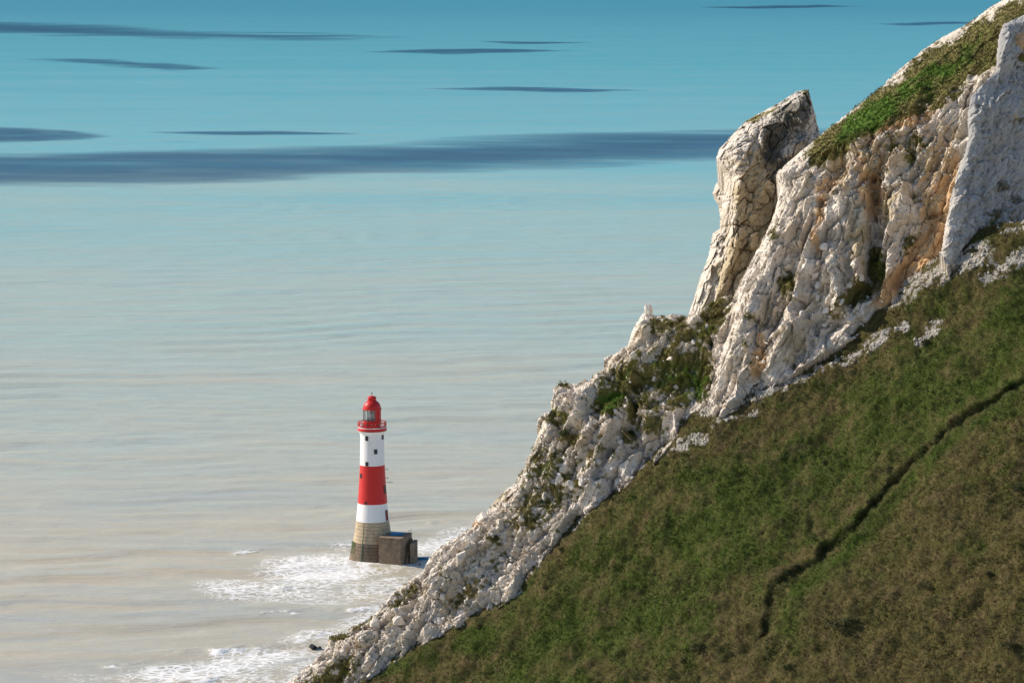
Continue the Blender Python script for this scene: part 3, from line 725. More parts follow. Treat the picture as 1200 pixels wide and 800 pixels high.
foam = np.zeros(len(x)); foam[ok] = blobs(su[ok], sv[ok], FOAM)
# little breaking crests
pn = np.stack([x * .22, y * .22, x * 0], 1)
rag = fbm(pn[ok], 4, 440); ragf = np.zeros(len(x)); ragf[ok] = rag
for (bu, bv, wu, sl) in ((295, 644, 34, .30), (511, 613, 14, .1), (330, 716, 34, .25), (262, 760, 60, .3), (150, 777, 50, .3), (400, 638, 44, .2), (365, 655, 40, .25), (300, 690, 50, .2), (430, 712, 44, .35), (470, 690, 36, .4), (380, 742, 40, .35), (330, 690, 30, .2), (250, 795, 60, .25), (360, 780, 40, .35)):
    c = on_sea(bu, bv); q = ((x - c[0]) / (wu * .2)) ** 2
    yl = y - c[1] - sl * (x - c[0]) + 5.0 * ragf
    cr = np.exp(-q) * np.clip(.55 + 1.1 * ragf, 0, 1)
    z = z + .55 * cr * np.exp(-(yl / 2.2) ** 2)
    foam = np.maximum(foam, .95 * cr * np.exp(-((yl + 1.0) / 2.2) ** 2) + .45 * cr * np.exp(-((yl + 5.0) / 5.0) ** 2))
# surf along the foot of the cliff
sd_, _ = segdist(su[ok], sv[ok], [(640, 560), (560, 625), (500, 672), (440, 722), (380, 765), (320, 815)])
foam[ok] = np.maximum(foam[ok], .62 * np.exp(-(sd_ / 26.0) ** 2))
lh = on_sea(437, 655)
rr = np.hypot(x - lh[0], y - lh[1]); foam = np.maximum(foam, .85 * np.exp(-((rr - 7) / 2.5) ** 2))
nxs, nys = len(xs), len(ys)
ii, jj = np.meshgrid(np.arange(nxs - 1), np.arange(nys - 1), indexing='ij'); ii, jj = ii.ravel(), jj.ravel()
Q = np.stack([ii * nys + jj, (ii + 1) * nys + jj, (ii + 1) * nys + jj + 1, ii * nys + jj + 1], 1)
me = mesh_np('sea', np.stack([x, y, z], 1), Q); smooth(me); add_attr(me, 'foam', foam)
M_SEA, nt, ln, bs = newmat('sea')
co = wpos(nt)
sep = nt.new('ShaderNodeSeparateXYZ'); ln.new(co, sep.inputs[0])
lg = math_(nt, ln, 'LOGARITHM', math_(nt, ln, 'MAXIMUM', sep.outputs[1], 100.0), 10.0)       # log10 of the distance from shore
big = noise(nt, ln, mapped(nt, ln, co, (.0012, .004, 1)), 1.0, 5, .6)
wob = math_(nt, ln, 'MULTIPLY', math_(nt, ln, 'SUBTRACT', big, .5), .35)
t = math_(nt, ln, 'DIVIDE', math_(nt, ln, 'SUBTRACT', math_(nt, ln, 'ADD', lg, wob), 2.7), 1.8, clamp=True)
# suspended chalk and sand close to the shore, clear blue-green water offshore; blue of the cloud shadows put into the middle stops
body = ramp(nt, ln, t, [(0.0, (.48, .43, .335)), (.09, (.48, .465, .375)), (.16, (.41, .465, .405)), (.24, (.335, .455, .43)), (.315, (.26, .44, .45)), (.38, (.15, .405, .47)), (.58, (.065, .325, .41)), (.88, (.032, .23, .325))])
sand = noise(nt, ln, mapped(nt, ln, co, (.006, .030, 1)), 1.0, 5, .6, .8)
nearm = ramp(nt, ln, t, [(.10, 1.0), (.24, 0.0)])
body = mixc(nt, ln, math_(nt, ln, 'MULTIPLY', ramp(nt, ln, sand, [(.46, 0), (.68, .5)]), nearm), body, (.57, .46, .30))
body = mixc(nt, ln, math_(nt, ln, 'MULTIPLY', ramp(nt, ln, sand, [(.34, .5), (.47, 0)]), nearm), body, (.36, .38, .36))
st = noise(nt, ln, mapped(nt, ln, co, (.012, .05, 1)), 1.0, 6, .62, .6)  # sandy streaks near shore; farther out, colour in place of wave shading
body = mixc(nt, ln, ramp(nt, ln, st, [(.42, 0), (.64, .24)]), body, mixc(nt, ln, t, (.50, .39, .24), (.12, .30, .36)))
fine = noise(nt, ln, mapped(nt, ln, co, (.06, .22, 1)), 1.0, 5, .65, .4)
body = mixc(nt, ln, ramp(nt, ln, fine, [(.45, 0), (.7, .18)]), body, mixc(nt, ln, t, (.30, .30, .28), (.10, .24, .30)))
# foam
vw = noise(nt, ln, mapped(nt, ln, co, (.20, .30, .35)), 1.0, 7, .72)
warp = nt.new('ShaderNodeVectorMath'); warp.operation = 'MULTIPLY_ADD'
nz = nt.new('ShaderNodeTexNoise'); nz.inputs['Scale'].default_value = .25; nz.inputs['Detail'].default_value = 4; ln.new(co, nz.inputs['Vector'])
ln.new(nz.outputs['Color'], warp.inputs[0]); warp.inputs[1].default_value = (5, 5, 0); ln.new(co, warp.inputs[2])
vor = nt.new('ShaderNodeTexVoronoi'); vor.feature = 'DISTANCE_TO_EDGE'; vor.inputs['Scale'].default_value = .62
ln.new(mapped(nt, ln, warp.outputs[0], (.75, 1.0, 1)), vor.inputs['Vector'])
lace = ramp(nt, ln, vor.outputs['Distance'], [(0.0, 1.0), (.22, 0.0)])
fa = attr(nt, 'foam')
f1 = math_(nt, ln, 'ADD', math_(nt, ln, 'MULTIPLY', lace, .42), math_(nt, ln, 'MULTIPLY', vw, 1.0))
fo = math_(nt, ln, 'SUBTRACT', math_(nt, ln, 'ADD', f1, fa), 1.24)
fo = math_(nt, ln, 'MULTIPLY', fo, 2.4, clamp=True)
body = mixc(nt, ln, fo, body, (.80, .80, .79))
wb = noise(nt, ln, mapped(nt, ln, co, (.16, .55, 1)), 1.0, 6, .62, .3)
wb2 = noise(nt, ln, mapped(nt, ln, co, (.02, .07, 1)), 1.0, 4, .55)
b = bump(nt, ln, wb2, .35, 4.0); b = bump(nt, ln, wb, .4, .8, b)
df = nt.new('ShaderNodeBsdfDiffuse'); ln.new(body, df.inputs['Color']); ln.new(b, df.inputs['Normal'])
gl = nt.new('ShaderNodeBsdfGlossy'); gl.inputs['Roughness'].default_value = .22; ln.new(b, gl.inputs['Normal'])
fr = nt.new('ShaderNodeFresnel'); fr.inputs['IOR'].default_value = 1.33; ln.new(b, fr.inputs['Normal'])
# a wind-roughened sea never mirrors fully at a glance: cap the reflection; foam does not mirror
fa_ = math_(nt, ln, 'MULTIPLY', math_(nt, ln, 'MINIMUM', math_(nt, ln, 'MULTIPLY', fr.outputs[0], .85), ramp(nt, ln, t, [(.08, .34), (.30, .10)])), math_(nt, ln, 'SUBTRACT', 1.0, fo))
mx = nt.new('ShaderNodeMixShader'); ln.new(fa_, mx.inputs[0]); ln.new(df.outputs[0], mx.inputs[1]); ln.new(gl.outputs[0], mx.inputs[2])
nt.remove(bs); ln.new(mx.outputs[0], nt['Material Output'].inputs['Surface'])
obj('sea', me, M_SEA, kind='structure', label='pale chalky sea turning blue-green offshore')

# ================================================================== LIGHTHOUSE
LX, LY = lh[0], lh[1]
MPP = LY / F / CP
def zv(v): return float(pt(437, v, LY)[2])
M_RED = paint('red_paint', (.56, .022, .020), .42, (.34, .03, .03), .35)
M_WHITE = paint('white_paint', (.80, .79, .77), .45, (.52, .46, .38), .30)
M_DARK = paint('dark_metal', (.05, .045, .045), .5, (.1, .08, .06), .3)
M_PANE, nt, ln, bs = newmat('window_pane'); bs.inputs['Base Color'].default_value = (.02, .022, .026, 1); bs.inputs['Roughness'].default_value = .12
M_GLASS, nt, ln, bs = newmat('lantern_glass'); bs.inputs['Base Color'].default_value = (.75, .78, .76, 1); bs.inputs['Roughness'].default_value = .08; bs.inputs['Transmission Weight'].default_value = .85; bs.inputs['IOR'].default_value = 1.1
M_LENS, nt, ln, bs = newmat('lens_glass'); bs.inputs['Base Color'].default_value = (.62, .66, .60, 1); bs.inputs['Roughness'].default_value = .15; bs.inputs['Coat Weight'].default_value = .6
def granite(name, a, b, c):
    m, nt, ln, bs = newmat(name)
    tc = nt.new('ShaderNodeTexCoord').outputs['Object']
    n1 = noise(nt, ln, tc, .7, 6, .65); n2 = noise(nt, ln, tc, 5, 4, .7); st = noise(nt, ln, mapped(nt, ln, tc, (1.2, 1.2, .15)), 1.0, 5, .6)
    col = ramp(nt, ln, n1, [(.3, b), (.55, a), (.75, c)])
    col = mixc(nt, ln, ramp(nt, ln, st, [(.5, 0), (.72, .6)]), col, b)
    col = mixc(nt, ln, ramp(nt, ln, n2, [(.35, .5), (.5, 0)]), col, (.14, .11, .08))
    ln.new(col, bs.inputs['Base Color']); bs.inputs['Roughness'].default_value = .85
    ln.new(bump(nt, ln, n2, .6, .06), bs.inputs['Normal'])
    return m
M_GRAN = granite('granite', (.50, .39, .25), (.34, .26, .17), (.56, .46, .33))
M_GRANWET = granite('weathered_granite', (.19, .135, .085), (.10, .08, .055), (.24, .185, .125))
M_CONC = granite('weathered_concrete', (.26, .18, .115), (.14, .095, .06), (.33, .24, .165))
M_WEED = paint('seaweed', (.05, .075, .02), .7, (.09, .08, .03), .6)
M_BLUE = paint('blue_tarpaulin', (.02, .20, .36), .5, (.02, .12, .22), .4)
M_GREEN = paint('green_pipe', (.03, .13, .09), .6, (.06, .08, .06), .4)

def bm_mesh(bm, name):
    me = bpy.data.meshes.new(name); bm.to_mesh(me); bm.free(); return me
def lathe(name, prof, seg=96, a0=0., a1=2 * math.pi, cap=True):
    full = abs(a1 - a0 - 2 * math.pi) < 1e-6
    n = seg if full else seg + 1
    V = []; 
    for (r, z) in prof:
        for k in range(n):
            a = a0 + (a1 - a0) * k / seg
            V.append((r * math.sin(a), -r * math.cos(a), z))
    Fq = []
    for i in range(len(prof) - 1):
        for k in range(seg):
            k2 = (k + 1) % n
            Fq.append((i * n + k, i * n + k2, (i + 1) * n + k2, (i + 1) * n + k))
    if cap and full:
        if prof[0][0] > 1e-4: Fq.append(tuple(range(n))[::-1])
        if prof[-1][0] > 1e-4: Fq.append(tuple((len(prof) - 1) * n + k for k in range(n)))
    me = bpy.data.meshes.new(name); me.from_pydata(V, [], Fq); me.update()
    smooth(me); 
    try: me.set_sharp_from_angle(angle=R(35))
    except Exception: pass
    return me
def box(bm, c, s, rz=0.0, bevel=0):
    r = bmesh.ops.create_cube(bm, size=1)
    M = Matrix.Translation(c) @ Matrix.Rotation(rz, 4, 'Z') @ Matrix.Diagonal((*s, 1))
    bmesh.ops.transform(bm, matrix=M, verts=r['verts'])
    return r['verts']
def tube(bm, p, q, r, seg=8):
    p, q = Vector(p), Vector(q); d = q - p
    rot = d.to_track_quat('Z', 'Y').to_matrix().to_4x4()
    bmesh.ops.create_cone(bm, cap_ends=True, segments=seg, radius1=r, radius2=r, depth=d.length, matrix=Matrix.Translation((p + q) / 2) @ rot)
def ring(name, R0, z, r, seg=64):
    return lathe(name, [(R0 - r, z - r), (R0 + r, z - r), (R0 + r, z + r), (R0 - r, z + r), (R0 - r, z - r)], seg, cap=False)

light = bpy.data.objects.new('lighthouse', None); COL.objects.link(light); light.location = (LX, LY, 0)
light.empty_display_size = 2
light['label'] = 'red and white banded lighthouse on a bare granite base standing in the surf'; light['category'] = 'lighthouse'
# radius along the tower
ZB = -3.0
prof_v = [(663, 28.8), (645, 25.6), (632, 23.2), (622, 21.2), (609, 19.4), (588.5, 17.3), (565, 15.6), (544, 14.5), (520, 14.0), (505, 13.9)]
PZ = np.array([zv(v_) for v_, _ in prof_v]); PR = np.array([r_ * MPP for _, r_ in prof_v])
def rad(z): return float(np.interp(z, PZ, PR))
def smooth_prof(z0, z1, n, off=0.0): return [(rad(z) + off, z) for z in np.linspace(z0, z1, n)]
z_gran, z_weed, z_red, z_wt, z_gal = zv(609), zv(632), zv(588.5), zv(544), zv(505)
# granite courses, joints recessed, each course a ring of its own
zc = ZB; k = 0
while zc < z_gran - .05:
    hC = .86; z1 = min(zc + hC, z_gran)
    ext = .16 if z1 <= z_weed + .2 else 0.0
    r0, r1 = rad(zc) + ext, rad(z1) + ext
    jit = rng.uniform(-.012, .012)
    me = lathe('granite_course', [(r0 - .5, zc + .002), (r0 - .10, zc + .002), (r0 - .10, zc + .07), (r0 + jit, zc + .10), (r1 + jit, z1 - .03), (r1 - .05, z1 - .002), (r1 - .5, z1 - .002)], 72, cap=False)
    obj('granite_course', me, M_GRANWET if ext else M_GRAN, light)
    zc = z1; k += 1
obj('tower_core', lathe('tower_core', [(rad(ZB) - .25, ZB)] + smooth_prof(ZB + .1, z_gran, 14, -.25), 64), M_GRAN, light)
obj('lower_white_band', lathe('lower_white_band', [(rad(z_gran) - .4, z_gran + .004)] + smooth_prof(z_gran + .004, z_red, 8, .02)), M_WHITE, light, label='plain white painted band above the granite')
obj('red_band', lathe('red_band', smooth_prof(z_red + .004, z_wt, 12, .035)), M_RED, light, label='broad red painted band around the middle')
zcor = zv(507.5)
up = smooth_prof(z_wt + .004, zcor - .6, 8, .02)
up += [(rad(zcor) + .12, zcor), (rad(zcor) + .45, z_gal + .1), (rad(zcor) + .75, zv(504))]
obj('upper_white_band', lathe('upper_white_band', up), M_WHITE, light, label='white painted band below the gallery with small windows')
# gallery
RG = 17.2 * MPP; zg0, zg1 = zv(503.8), zv(500.4)
obj('gallery_deck', lathe('gallery_deck', [(RG - 1.2, zg0), (RG - .1, zg0), (RG, zg0 + .08), (RG, zg1 - .06), (RG - .08, zg1), (0, zg1 + .03)]), M_RED, light)
obj('gallery_kerb', lathe('gallery_kerb', [(RG - .45, zg1 + .004), (RG - .06, zg1 + .004), (RG - .06, zg1 + .14), (RG - .45, zg1 + .14), (RG - .45, zg1 + .004)], cap=False), M_WHITE, light)
zr = zv(494.0)
NP = 24
for k in range(NP):
    a_ = 2 * math.pi * (k + .3) / NP
    bm = bmesh.new(); x_, y_ = (RG - .12) * math.sin(a_), -(RG - .12) * math.cos(a_)
    tube(bm, (x_, y_, zg1), (x_, y_, zr + .08), .055, 6)
    obj('railing_post', bm_mesh(bm, 'railing_post'), M_RED, light)
    a2 = 2 * math.pi * (k + 1.3) / NP
    x2, y2 = (RG - .12) * math.sin(a2), -(RG - .12) * math.cos(a2)
    bm = bmesh.new(); tube(bm, (x_, y_, zg1 + .15), (x2, y2, zr - .05), .04, 5); tube(bm, (x_, y_, zr - .05), (x2, y2, zg1 + .15), .04, 5)
    obj('railing_lattice', bm_mesh(bm, 'railing_lattice'), M_WHITE if k % 6 == 2 else M_RED, light)
obj('handrail', ring('handrail', RG - .12, zr, .06), M_RED, light)
obj('middle_rail', ring('middle_rail', RG - .12, (zr + zg1) / 2, .035), M_RED, light)
# lantern
RL = 10.3 * MPP; z_mur = zv(493.2); z_eave = zv(479.5)
obj('lantern_base', lathe('lantern_base', [(RL + .02, zg1 + .02), (RL + .02, z_mur), (RL + .12, z_mur + .03), (RL + .12, z_mur + .18), (RL - .3, z_mur + .2)], cap=False), M_RED, light)
for k in range(10):
    a_ = 2 * math.pi * (k + .15) / 10
    bm = bmesh.new(); box(bm, ((RL + .03) * math.sin(a_), -(RL + .03) * math.cos(a_), (zg1 + z_mur) / 2), (.55, .08, .62), a_)
    obj('vent', bm_mesh(bm, 'vent'), M_DARK, light)
NPN = 14
for k in range(NPN):
    a0 = 2 * math.pi * k / NPN; a1 = 2 * math.pi * (k + 1) / NPN
    am = math.degrees((a0 + a1) / 2) % 360
    solid = 35 < am < 140
    obj('blank_panel' if solid else 'glass_pane', lathe('lantern_panel', [(RL - .02, z_mur + .2), (RL - .02, z_eave)], 4, a0, a1, cap=False), M_RED if solid else M_GLASS, light)
    bm = bmesh.new(); x_, y_ = RL * math.sin(a0), -RL * math.cos(a0)
    box(bm, (x_, y_, (z_mur + .2 + z_eave) / 2), (.10, .12, z_eave - z_mur - .2), a0)
    obj('glazing_bar', bm_mesh(bm, 'glazing_bar'), M_RED if solid else M_DARK, light)
zm = (z_mur + z_eave) / 2
obj('lens', lathe('lens', [(.3, z_mur + .3), (.55, z_mur + .35), (.95, zm - .7), (1.15, zm), (.95, zm + .7), (.55, z_eave - .3), (.2, z_eave - .25)] , 24), M_LENS, light)
obj('lens_pedestal', lathe('lens_pedestal', [(.5, zg1), (.45, z_mur + .3)], 16), M_DARK, light)
obj('lantern_gutter', lathe('lantern_gutter', [(RL - .1, z_eave), (RL + .22, z_eave + .02), (RL + .25, z_eave + .22), (RL - .05, z_eave + .3)], cap=False), M_RED, light)
zd = zv(469.0)
dome = [(RL + .06, z_eave + .24)]
for t_ in np.linspace(0, 1, 12)[1:]:
    a_ = t_ * math.pi / 2 * .80
    dome.append(((RL + .06) * math.cos(a_) , z_eave + .24 + (zd - z_eave - .1) * math.sin(a_) / math.sin(math.pi / 2 * .8)))
roof = obj('dome_roof', lathe('dome_roof', dome), M_RED, light)
RV = 5.0 * MPP; zt = zv(463.2)
obj('vent_cowl', lathe('vent_cowl', [(RV * .85, zd - .15), (RV, zd + .1), (RV, zd + (zt - zd) * .55), (RV + .1, zd + (zt - zd) * .57), (RV * .9, zd + (zt - zd) * .75), (RV * .5, zt - .15), (.08, zt)], 40), M_RED, roof)
bm = bmesh.new(); tube(bm, (0, 0, zt - .1), (0, 0, zv(460)), .05); tube(bm, (-.25, 0, zv(461)), (.3, 0, zv(461)), .04)
bmesh.ops.create_uvsphere(bm, u_segments=10, v_segments=8, radius=.17, matrix=Matrix.Translation((0, 0, zv(460.6))))
obj('wind_vane', bm_mesh(bm, 'wind_vane'), M_DARK, roof)
# windows
def window(u, v, w, h, mat=None, door=False):
    z = zv(v); r = rad(z); sn = np.clip((u - 436.8) * MPP / r, -.97, .97); a_ = math.asin(sn)
    slope = math.atan2(rad(z - 1) - rad(z + 1), 2)
    fr = bmesh.new(); t = .09
    for (dx, dz, sx, sz) in ((-w / 2 - t / 2, 0, t, h + 2 * t), (w / 2 + t / 2, 0, t, h + 2 * t), (0, h / 2 + t / 2, w, t), (0, -h / 2 - t / 2, w, t)):
        box(fr, (dx, 0, dz), (sx, .30, sz))
    M = Matrix.Translation((r * math.sin(a_), -r * math.cos(a_), z)) @ Matrix.Rotation(a_, 4, 'Z') @ Matrix.Rotation(-slope, 4, 'X')
    bmesh.ops.transform(fr, matrix=M, verts=fr.verts)
    f = obj('door' if door else 'window', bm_mesh(fr, 'window'), M_DARK, light)
    b2 = bmesh.new(); box(b2, (0, 0.02, 0), (w, .22, h)); bmesh.ops.transform(b2, matrix=M, verts=b2.verts)
    obj('door_leaf' if door else 'pane', bm_mesh(b2, 'pane'), mat or M_PANE, f)
window(431.2, 511.6, .60, 1.0); window(449.2, 511, .60, 1.0); window(441.4, 527, .66, 1.0); window(431.2, 541.3, .60, .85)
window(424, 556, .5, 1.0); window(451.3, 572, .6, 1.9); window(429.6, 586.3, .4, .5)
M_DOORRED = paint('door_red', (.25, .01, .015), .5, (.12, .02, .02), .3)
window(453.6, 602, .85, 2.5, M_DOORRED, True)
# pipe, arms, ledge weed
zs = np.linspace(.2, z_gran - .1, 14)
bm = bmesh.new()
for p_, q_ in zip(zs[:-1], zs[1:]):
    a_ = -.47 - .0 * p_
    f_ = lambda z: ((rad(z) + .22) * math.sin(a_), -(rad(z) + .22) * math.cos(a_), z)
    tube(bm, f_(p_), f_(q_), .09, 8)
obj('drain_pipe', bm_mesh(bm, 'drain_pipe'), M_GREEN, light)
for (v_, ln_) in ((564.5, 1.9), (549.5, .9), (559.5, .8)):
    bm = bmesh.new(); z = zv(v_); r = rad(z); tube(bm, (r * .9, -.4, z), (r + ln_, -.4, z), .05, 6); tube(bm, (r + ln_ * .6, -.4, z - .25), (r + ln_ * .6, -.4, z + .35), .04, 6)
    obj('bracket_arm', bm_mesh(bm, 'bracket_arm'), M_DARK, light)
# weed skirt on the seaward side of the base
V, T = [], []
base = np.array([[math.sin(a), -math.cos(a)] for a in rng.uniform(-1.5, -.9, 160)])
zz = z_weed - rng.gamma(1.5, .6, 160)
rr_ = np.array([rad(q) for q in zz]) + .20
for (b_, z, r) in zip(base, zz, rr_):
    i0 = len(V); tx, ty = -b_[1], b_[0]; w_ = rng.uniform(.08, .2); h_ = rng.uniform(.3, .8)
    V += [(b_[0] * r - tx * w_, b_[1] * r - ty * w_, z), (b_[0] * r + tx * w_, b_[1] * r + ty * w_, z), (b_[0] * (r + .1), b_[1] * (r + .1), z - h_)]; T.append((i0, i0 + 1, i0 + 2))
me = bpy.data.meshes.new('seaweed'); me.from_pydata(V, [], T)
obj('seaweed', me, M_WEED, light, kind='stuff')

# ---- landing stage beside the tower
def corner(u, v, Y): return Vector(pt(u, v, Y))
land = bpy.data.objects.new('landing_stage', None); COL.objects.link(land)
LC = pt(470, 661, LY - 9.0)
land.location = (LC[0], LC[1], 0); land['label'] = 'square weathered concrete landing block beside the lighthouse base'; land['category'] = 'landing stage'
ztop = float(pt(468, 631.0, LY - 9.0)[2])
A = Vector((0, 0, 0))
dl = Vector((-5.75, 2.0, 0)); dr_ = Vector((2.5, 8.0, 0))          # along the left face and along the right face
def prism(name, foot, z0, z1, mat, parent, taper=0.0, bev=.12):
    bm = bmesh.new(); c = sum(foot, Vector()) / len(foot)
    lo = [bm.verts.new((p.x + (p - c).x * taper, p.y + (p - c).y * taper, z0)) for p in foot]; hi = [bm.verts.new((p.x, p.y, z1)) for p in foot]
    n = len(foot)
    for i in range(n): bm.faces.new((lo[i], lo[(i + 1) % n], hi[(i + 1) % n], hi[i]))
    bm.faces.new(hi); bm.faces.new(lo[::-1]); bmesh.ops.recalc_face_normals(bm, faces=bm.faces)
    bmesh.ops.bevel(bm, geom=list(bm.edges), offset=bev, segments=2, affect='EDGES')
    return obj(name, bm_mesh(bm, name), mat, parent)
prism('block', [A, A + dr_, A + dr_ + dl, A + dl], -3, ztop - .25, M_CONC, land)
cp = [A + (A - (A + (dl + dr_) / 2)) * .02, A + dr_ + (dr_ - dl) * .015, A + dr_ + dl + (dr_ + dl) * .015, A + dl + (dl - dr_) * .015]
prism('coping', cp, ztop - .246, ztop, M_CONC, land, bev=.05)
# flight of steps down the far side with its outer wall
e1 = dr_.normalized(); out = Vector((e1.y, -e1.x, 0))
wtop = float(pt(487, 634.5, LY - 4)[2])
prism('outer_wall', [Vector((2.1, 2.6, 0)), Vector((3.9, 4.6, 0)), Vector((3.9, 8.0, 0)), Vector((2.9, 8.0, 0))], -3, wtop, M_CONC, land, taper=.07)
for k in range(9):
    z1 = .4 + k * (wtop + .3) / 8
    b0 = A + dr_ * .18 + out * .03 + e1 * (k * .56)
    prism('step', [b0, b0 + e1 * .58, b0 + e1 * .58 + out * .85, b0 + out * .85], -3 + k * .01, z1, M_GRANWET, land, bev=.03)
for k, q in enumerate((.35, .5, .62, .75, .88, 1.0)):
    p_ = A + dr_ * q * .98 + dl * .03
    bm = bmesh.new(); tube(bm, (p_.x, p_.y, ztop), (p_.x, p_.y, ztop + (1.0 if k > 2 else .5)), .05, 6)
    obj('mooring_post', bm_mesh(bm, 'mooring_post'), M_DARK, land)
tp = A + (dl + dr_) * .5 + dr_ * .12
tarp = obj('tarpaulin', lathe('tarpaulin', [(1.75, 0), (1.8, .25), (1.6, .36), (.8, .42), (0, .45)], 40), M_BLUE, loc=(LC[0] + tp.x, LC[1] + tp.y, ztop + .004), label='round blue tarpaulin cover lying on top of the landing block', category='tarpaulin')
# blue boat hull behind, mostly hidden by the ridge
bp = on_sea(501, 655.5)
bm = bmesh.new()
secs = []
for t_ in np.linspace(-1, 1, 13):
    w_ = 1.25 * (1 - abs(t_) ** 2.6) + .05; h_ = 1.25 + .35 * t_ * t_
    secs.append([bm.verts.new((t_ * 3.4, w_ * c_, h_ * s_)) for (c_, s_) in ((-1, 1), (-.85, .4), (-.45, 0), (.45, 0), (.85, .4), (1, 1), (.82, .98), (.4, .35), (-.4, .35), (-.82, .98))])
for a_, b_ in zip(secs[:-1], secs[1:]):
    for i in range(10): bm.faces.new((a_[i], a_[(i + 1) % 10], b_[(i + 1) % 10], b_[i]))
bm.faces.new(secs[0]); bm.faces.new(secs[-1][::-1]); bmesh.ops.recalc_face_normals(bm, faces=bm.faces)
boat = obj('boat', bm_mesh(bm, 'boat'), M_BLUE, loc=(bp[0], bp[1], -.2), label='small blue boat half hidden by the ridge beside the landing', category='boat')
boat.rotation_euler = (0, 0, .2); boat.scale = (.85, .8, .62)
# rocks in the water
def searock(u, v, w, h, label, k=0, mat=M_DARKROCK):
    p = on_sea(u, v); o = obj('sea_rock', BM[k].copy(), loc=(p[0], p[1], h * .05)); o.data.materials.clear(); o.data.materials.append(mat)
    o.scale = (w, w * .8, h); o.rotation_euler = (0, 0, k * 1.3); o['label'] = label; o['category'] = 'rock'
searock(367, 758, 1.3, .75, 'jagged black rock awash in the surf below the ridge', 2)
searock(375, 758.5, .8, .6, 'smaller black rock beside the jagged one in the surf', 4)
searock(367, 749, .9, .25, 'low dark rock just breaking the surface beyond the black rocks', 5)
searock(483, 660.5, .8, .55, 'brown rock at the foot of the landing wall', 1, M_GRANWET)
searock(491, 662, .7, .5, 'reddish rock beside the corner of the landing wall', 3, M_CONC)

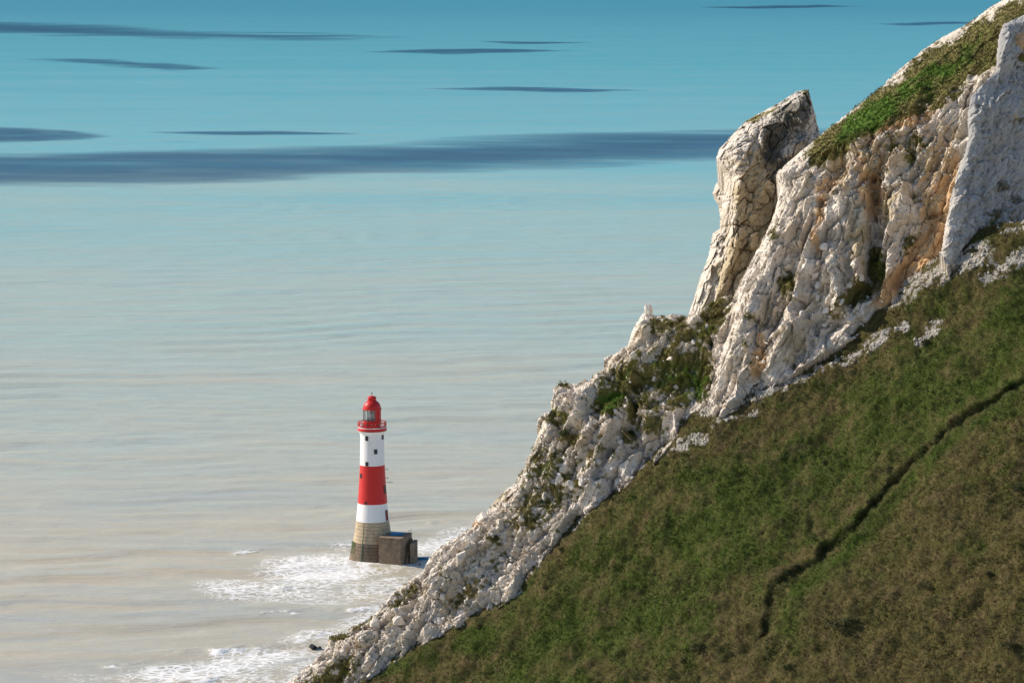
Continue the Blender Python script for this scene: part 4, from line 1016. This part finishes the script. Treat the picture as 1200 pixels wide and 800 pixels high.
# ================================================================== CLOUDS (above the frame; their shadows lie on the sea)
M_CLOUD, nt, ln, bs = newmat('cloud')
df = nt.new('ShaderNodeBsdfDiffuse'); df.inputs['Color'].default_value = (.9, .9, .91, 1)
tr = nt.new('ShaderNodeBsdfTransparent'); mx = nt.new('ShaderNodeMixShader')
ln.new(attr(nt, 'cover'), mx.inputs[0]); ln.new(tr.outputs[0], mx.inputs[1]); ln.new(df.outputs[0], mx.inputs[2])
nt.remove(bs); ln.new(mx.outputs[0], nt['Material Output'].inputs['Surface'])      # thin vapour lets part of the sunlight through, most of it at the edges
def cloud(foot, H, thick, n, label, rag=.02, seed=0, ragd=.09):
    """foot: world points of the shadow's outline; the cloud hangs at height H up the sun's direction"""
    Pq = np.array([np.array(p) + SDIR * ((H - p[2]) / SDIR[2]) for p in foot])
    x0, x1, y0, y1 = Pq[:, 0].min(), Pq[:, 0].max(), Pq[:, 1].min(), Pq[:, 1].max()
    mx, my = (x1 - x0) * .06, (y1 - y0) * .06
    xs = np.linspace(x0 - mx, x1 + mx, n); ys = np.linspace(y0 - my, y1 + my, n)
    X, Y = np.meshgrid(xs, ys, indexing='ij'); x, y = X.ravel(), Y.ravel()
    q = np.stack([(x - x0) / (x1 - x0) * 7, (y - y0) / (y1 - y0) * 4, x * 0 + seed], 1)
    wx = x + rag * (x1 - x0) * fbm(q, 5, seed + 1); wy = y + 2.2 * rag * (y1 - y0) * fbm(q + 50, 5, seed + 2)
    poly = [(p[0], p[1]) for p in Pq]
    ins = inside(wx, wy, poly).reshape(n, n)
    # scaled distance to the rim
    sx, sy = 1 / (x1 - x0), 1 / (y1 - y0)
    d, _ = segdist(wx * sx, wy * sy, [(a * sx, b * sy) for a, b in poly], True)
    hole = fbm(np.stack([q[:, 0] * 2.2, q[:, 1] * 5.0, q[:, 2]], 1), 5, seed + 6)
    ins &= (d > ragd * np.clip(.25 + hole, 0, 1)).reshape(n, n)
    k = np.sqrt(np.clip(d / .22, 0, 1))
    top = H + thick * k * (.65 + .5 * fbm(q * 2.5, 4, seed + 3)); bot = H - thick * .12 * k * (1 + .6 * fbm(q * 3, 3, seed + 4))
    qd = ins[:-1, :-1] & ins[1:, :-1] & ins[1:, 1:] & ins[:-1, 1:]
    used = np.zeros((n, n), bool)
    used[:-1, :-1] |= qd; used[1:, :-1] |= qd; used[1:, 1:] |= qd; used[:-1, 1:] |= qd
    idx = -np.ones((n, n), np.int64); idx[used] = np.arange(used.sum())
    uf = used.ravel(); m = used.sum()
    V = np.concatenate([np.stack([x[uf], y[uf], top[uf] + .5], 1), np.stack([x[uf], y[uf], bot[uf]], 1)])
    i, j = np.nonzero(qd)
    Q = np.stack([idx[i, j], idx[i + 1, j], idx[i + 1, j + 1], idx[i, j + 1]], 1)
    E = np.concatenate([Q[:, [0, 1]], Q[:, [1, 2]], Q[:, [2, 3]], Q[:, [3, 0]]]); key = np.sort(E, 1); kk = key[:, 0] * m + key[:, 1]
    _, inv, cnt = np.unique(kk, return_inverse=True, return_counts=True); B = E[cnt[inv] == 1]
    me = mesh_np('cloud', V, np.concatenate([Q, Q[:, ::-1] + m, np.stack([B[:, 1], B[:, 0], B[:, 0] + m, B[:, 1] + m], 1)]))
    smooth(me)
    cov = sstep(0, .13, d - .10 * np.clip(hole, -.4, 1)) * np.clip(.66 + .45 * hole, .38, .80)
    add_attr(me, 'cover', np.tile(cov[uf], 2))
    return obj('cloud', me, M_CLOUD, label=label, category='cloud', group='clouds above the sea')
SEA_SHADE = [
    ([(-500, 176), (0, 176), (130, 173), (220, 166), (300, 173), (430, 167), (560, 158), (700, 154), (860, 150), (1000, 148), (1150, 152), (1000, 186), (860, 189), (700, 197), (560, 205), (430, 213), (300, 219), (100, 223), (0, 222), (-500, 226)], 700, 60, 460, .03),
    ([(-300, 150), (0, 148), (80, 152), (135, 159), (60, 165), (0, 168), (-300, 170)], 700, 50, 220, .03),
    ([(-300, 22), (0, 25), (100, 27), (200, 32), (250, 36), (330, 38), (430, 40), (510, 43), (420, 48), (280, 51), (150, 45), (0, 41), (-300, 38)], 900, 120, 300, .02),
    ([(410, 61), (500, 57), (600, 57), (670, 60), (520, 64)], 800, 60, 180, .04),
    ([(10, 69), (120, 69), (265, 80), (190, 84), (100, 76)], 800, 60, 180, .04),
    ([(480, 104), (600, 101), (750, 106), (650, 109)], 800, 50, 180, .04),
    ([(550, 48), (690, 50), (600, 52.5)], 800, 60, 80, .04),
    ([(1020, 28), (1110, 25), (1160, 27), (1060, 31)], 900, 60, 80, .04),
    ([(800, 8.5), (960, 5.5), (1020, 8), (880, 11)], 900, 60, 80, .04),
    ([(160, 155), (320, 153), (420, 157), (250, 159)], 700, 30, 90, .04),
]
for k, (pl, H, th, n, rag) in enumerate(SEA_SHADE):
    cloud([on_sea(a, b) for a, b in pl], H, th, n, 'flat white cloud drifting high over the open sea', rag, 500 + k * 20)
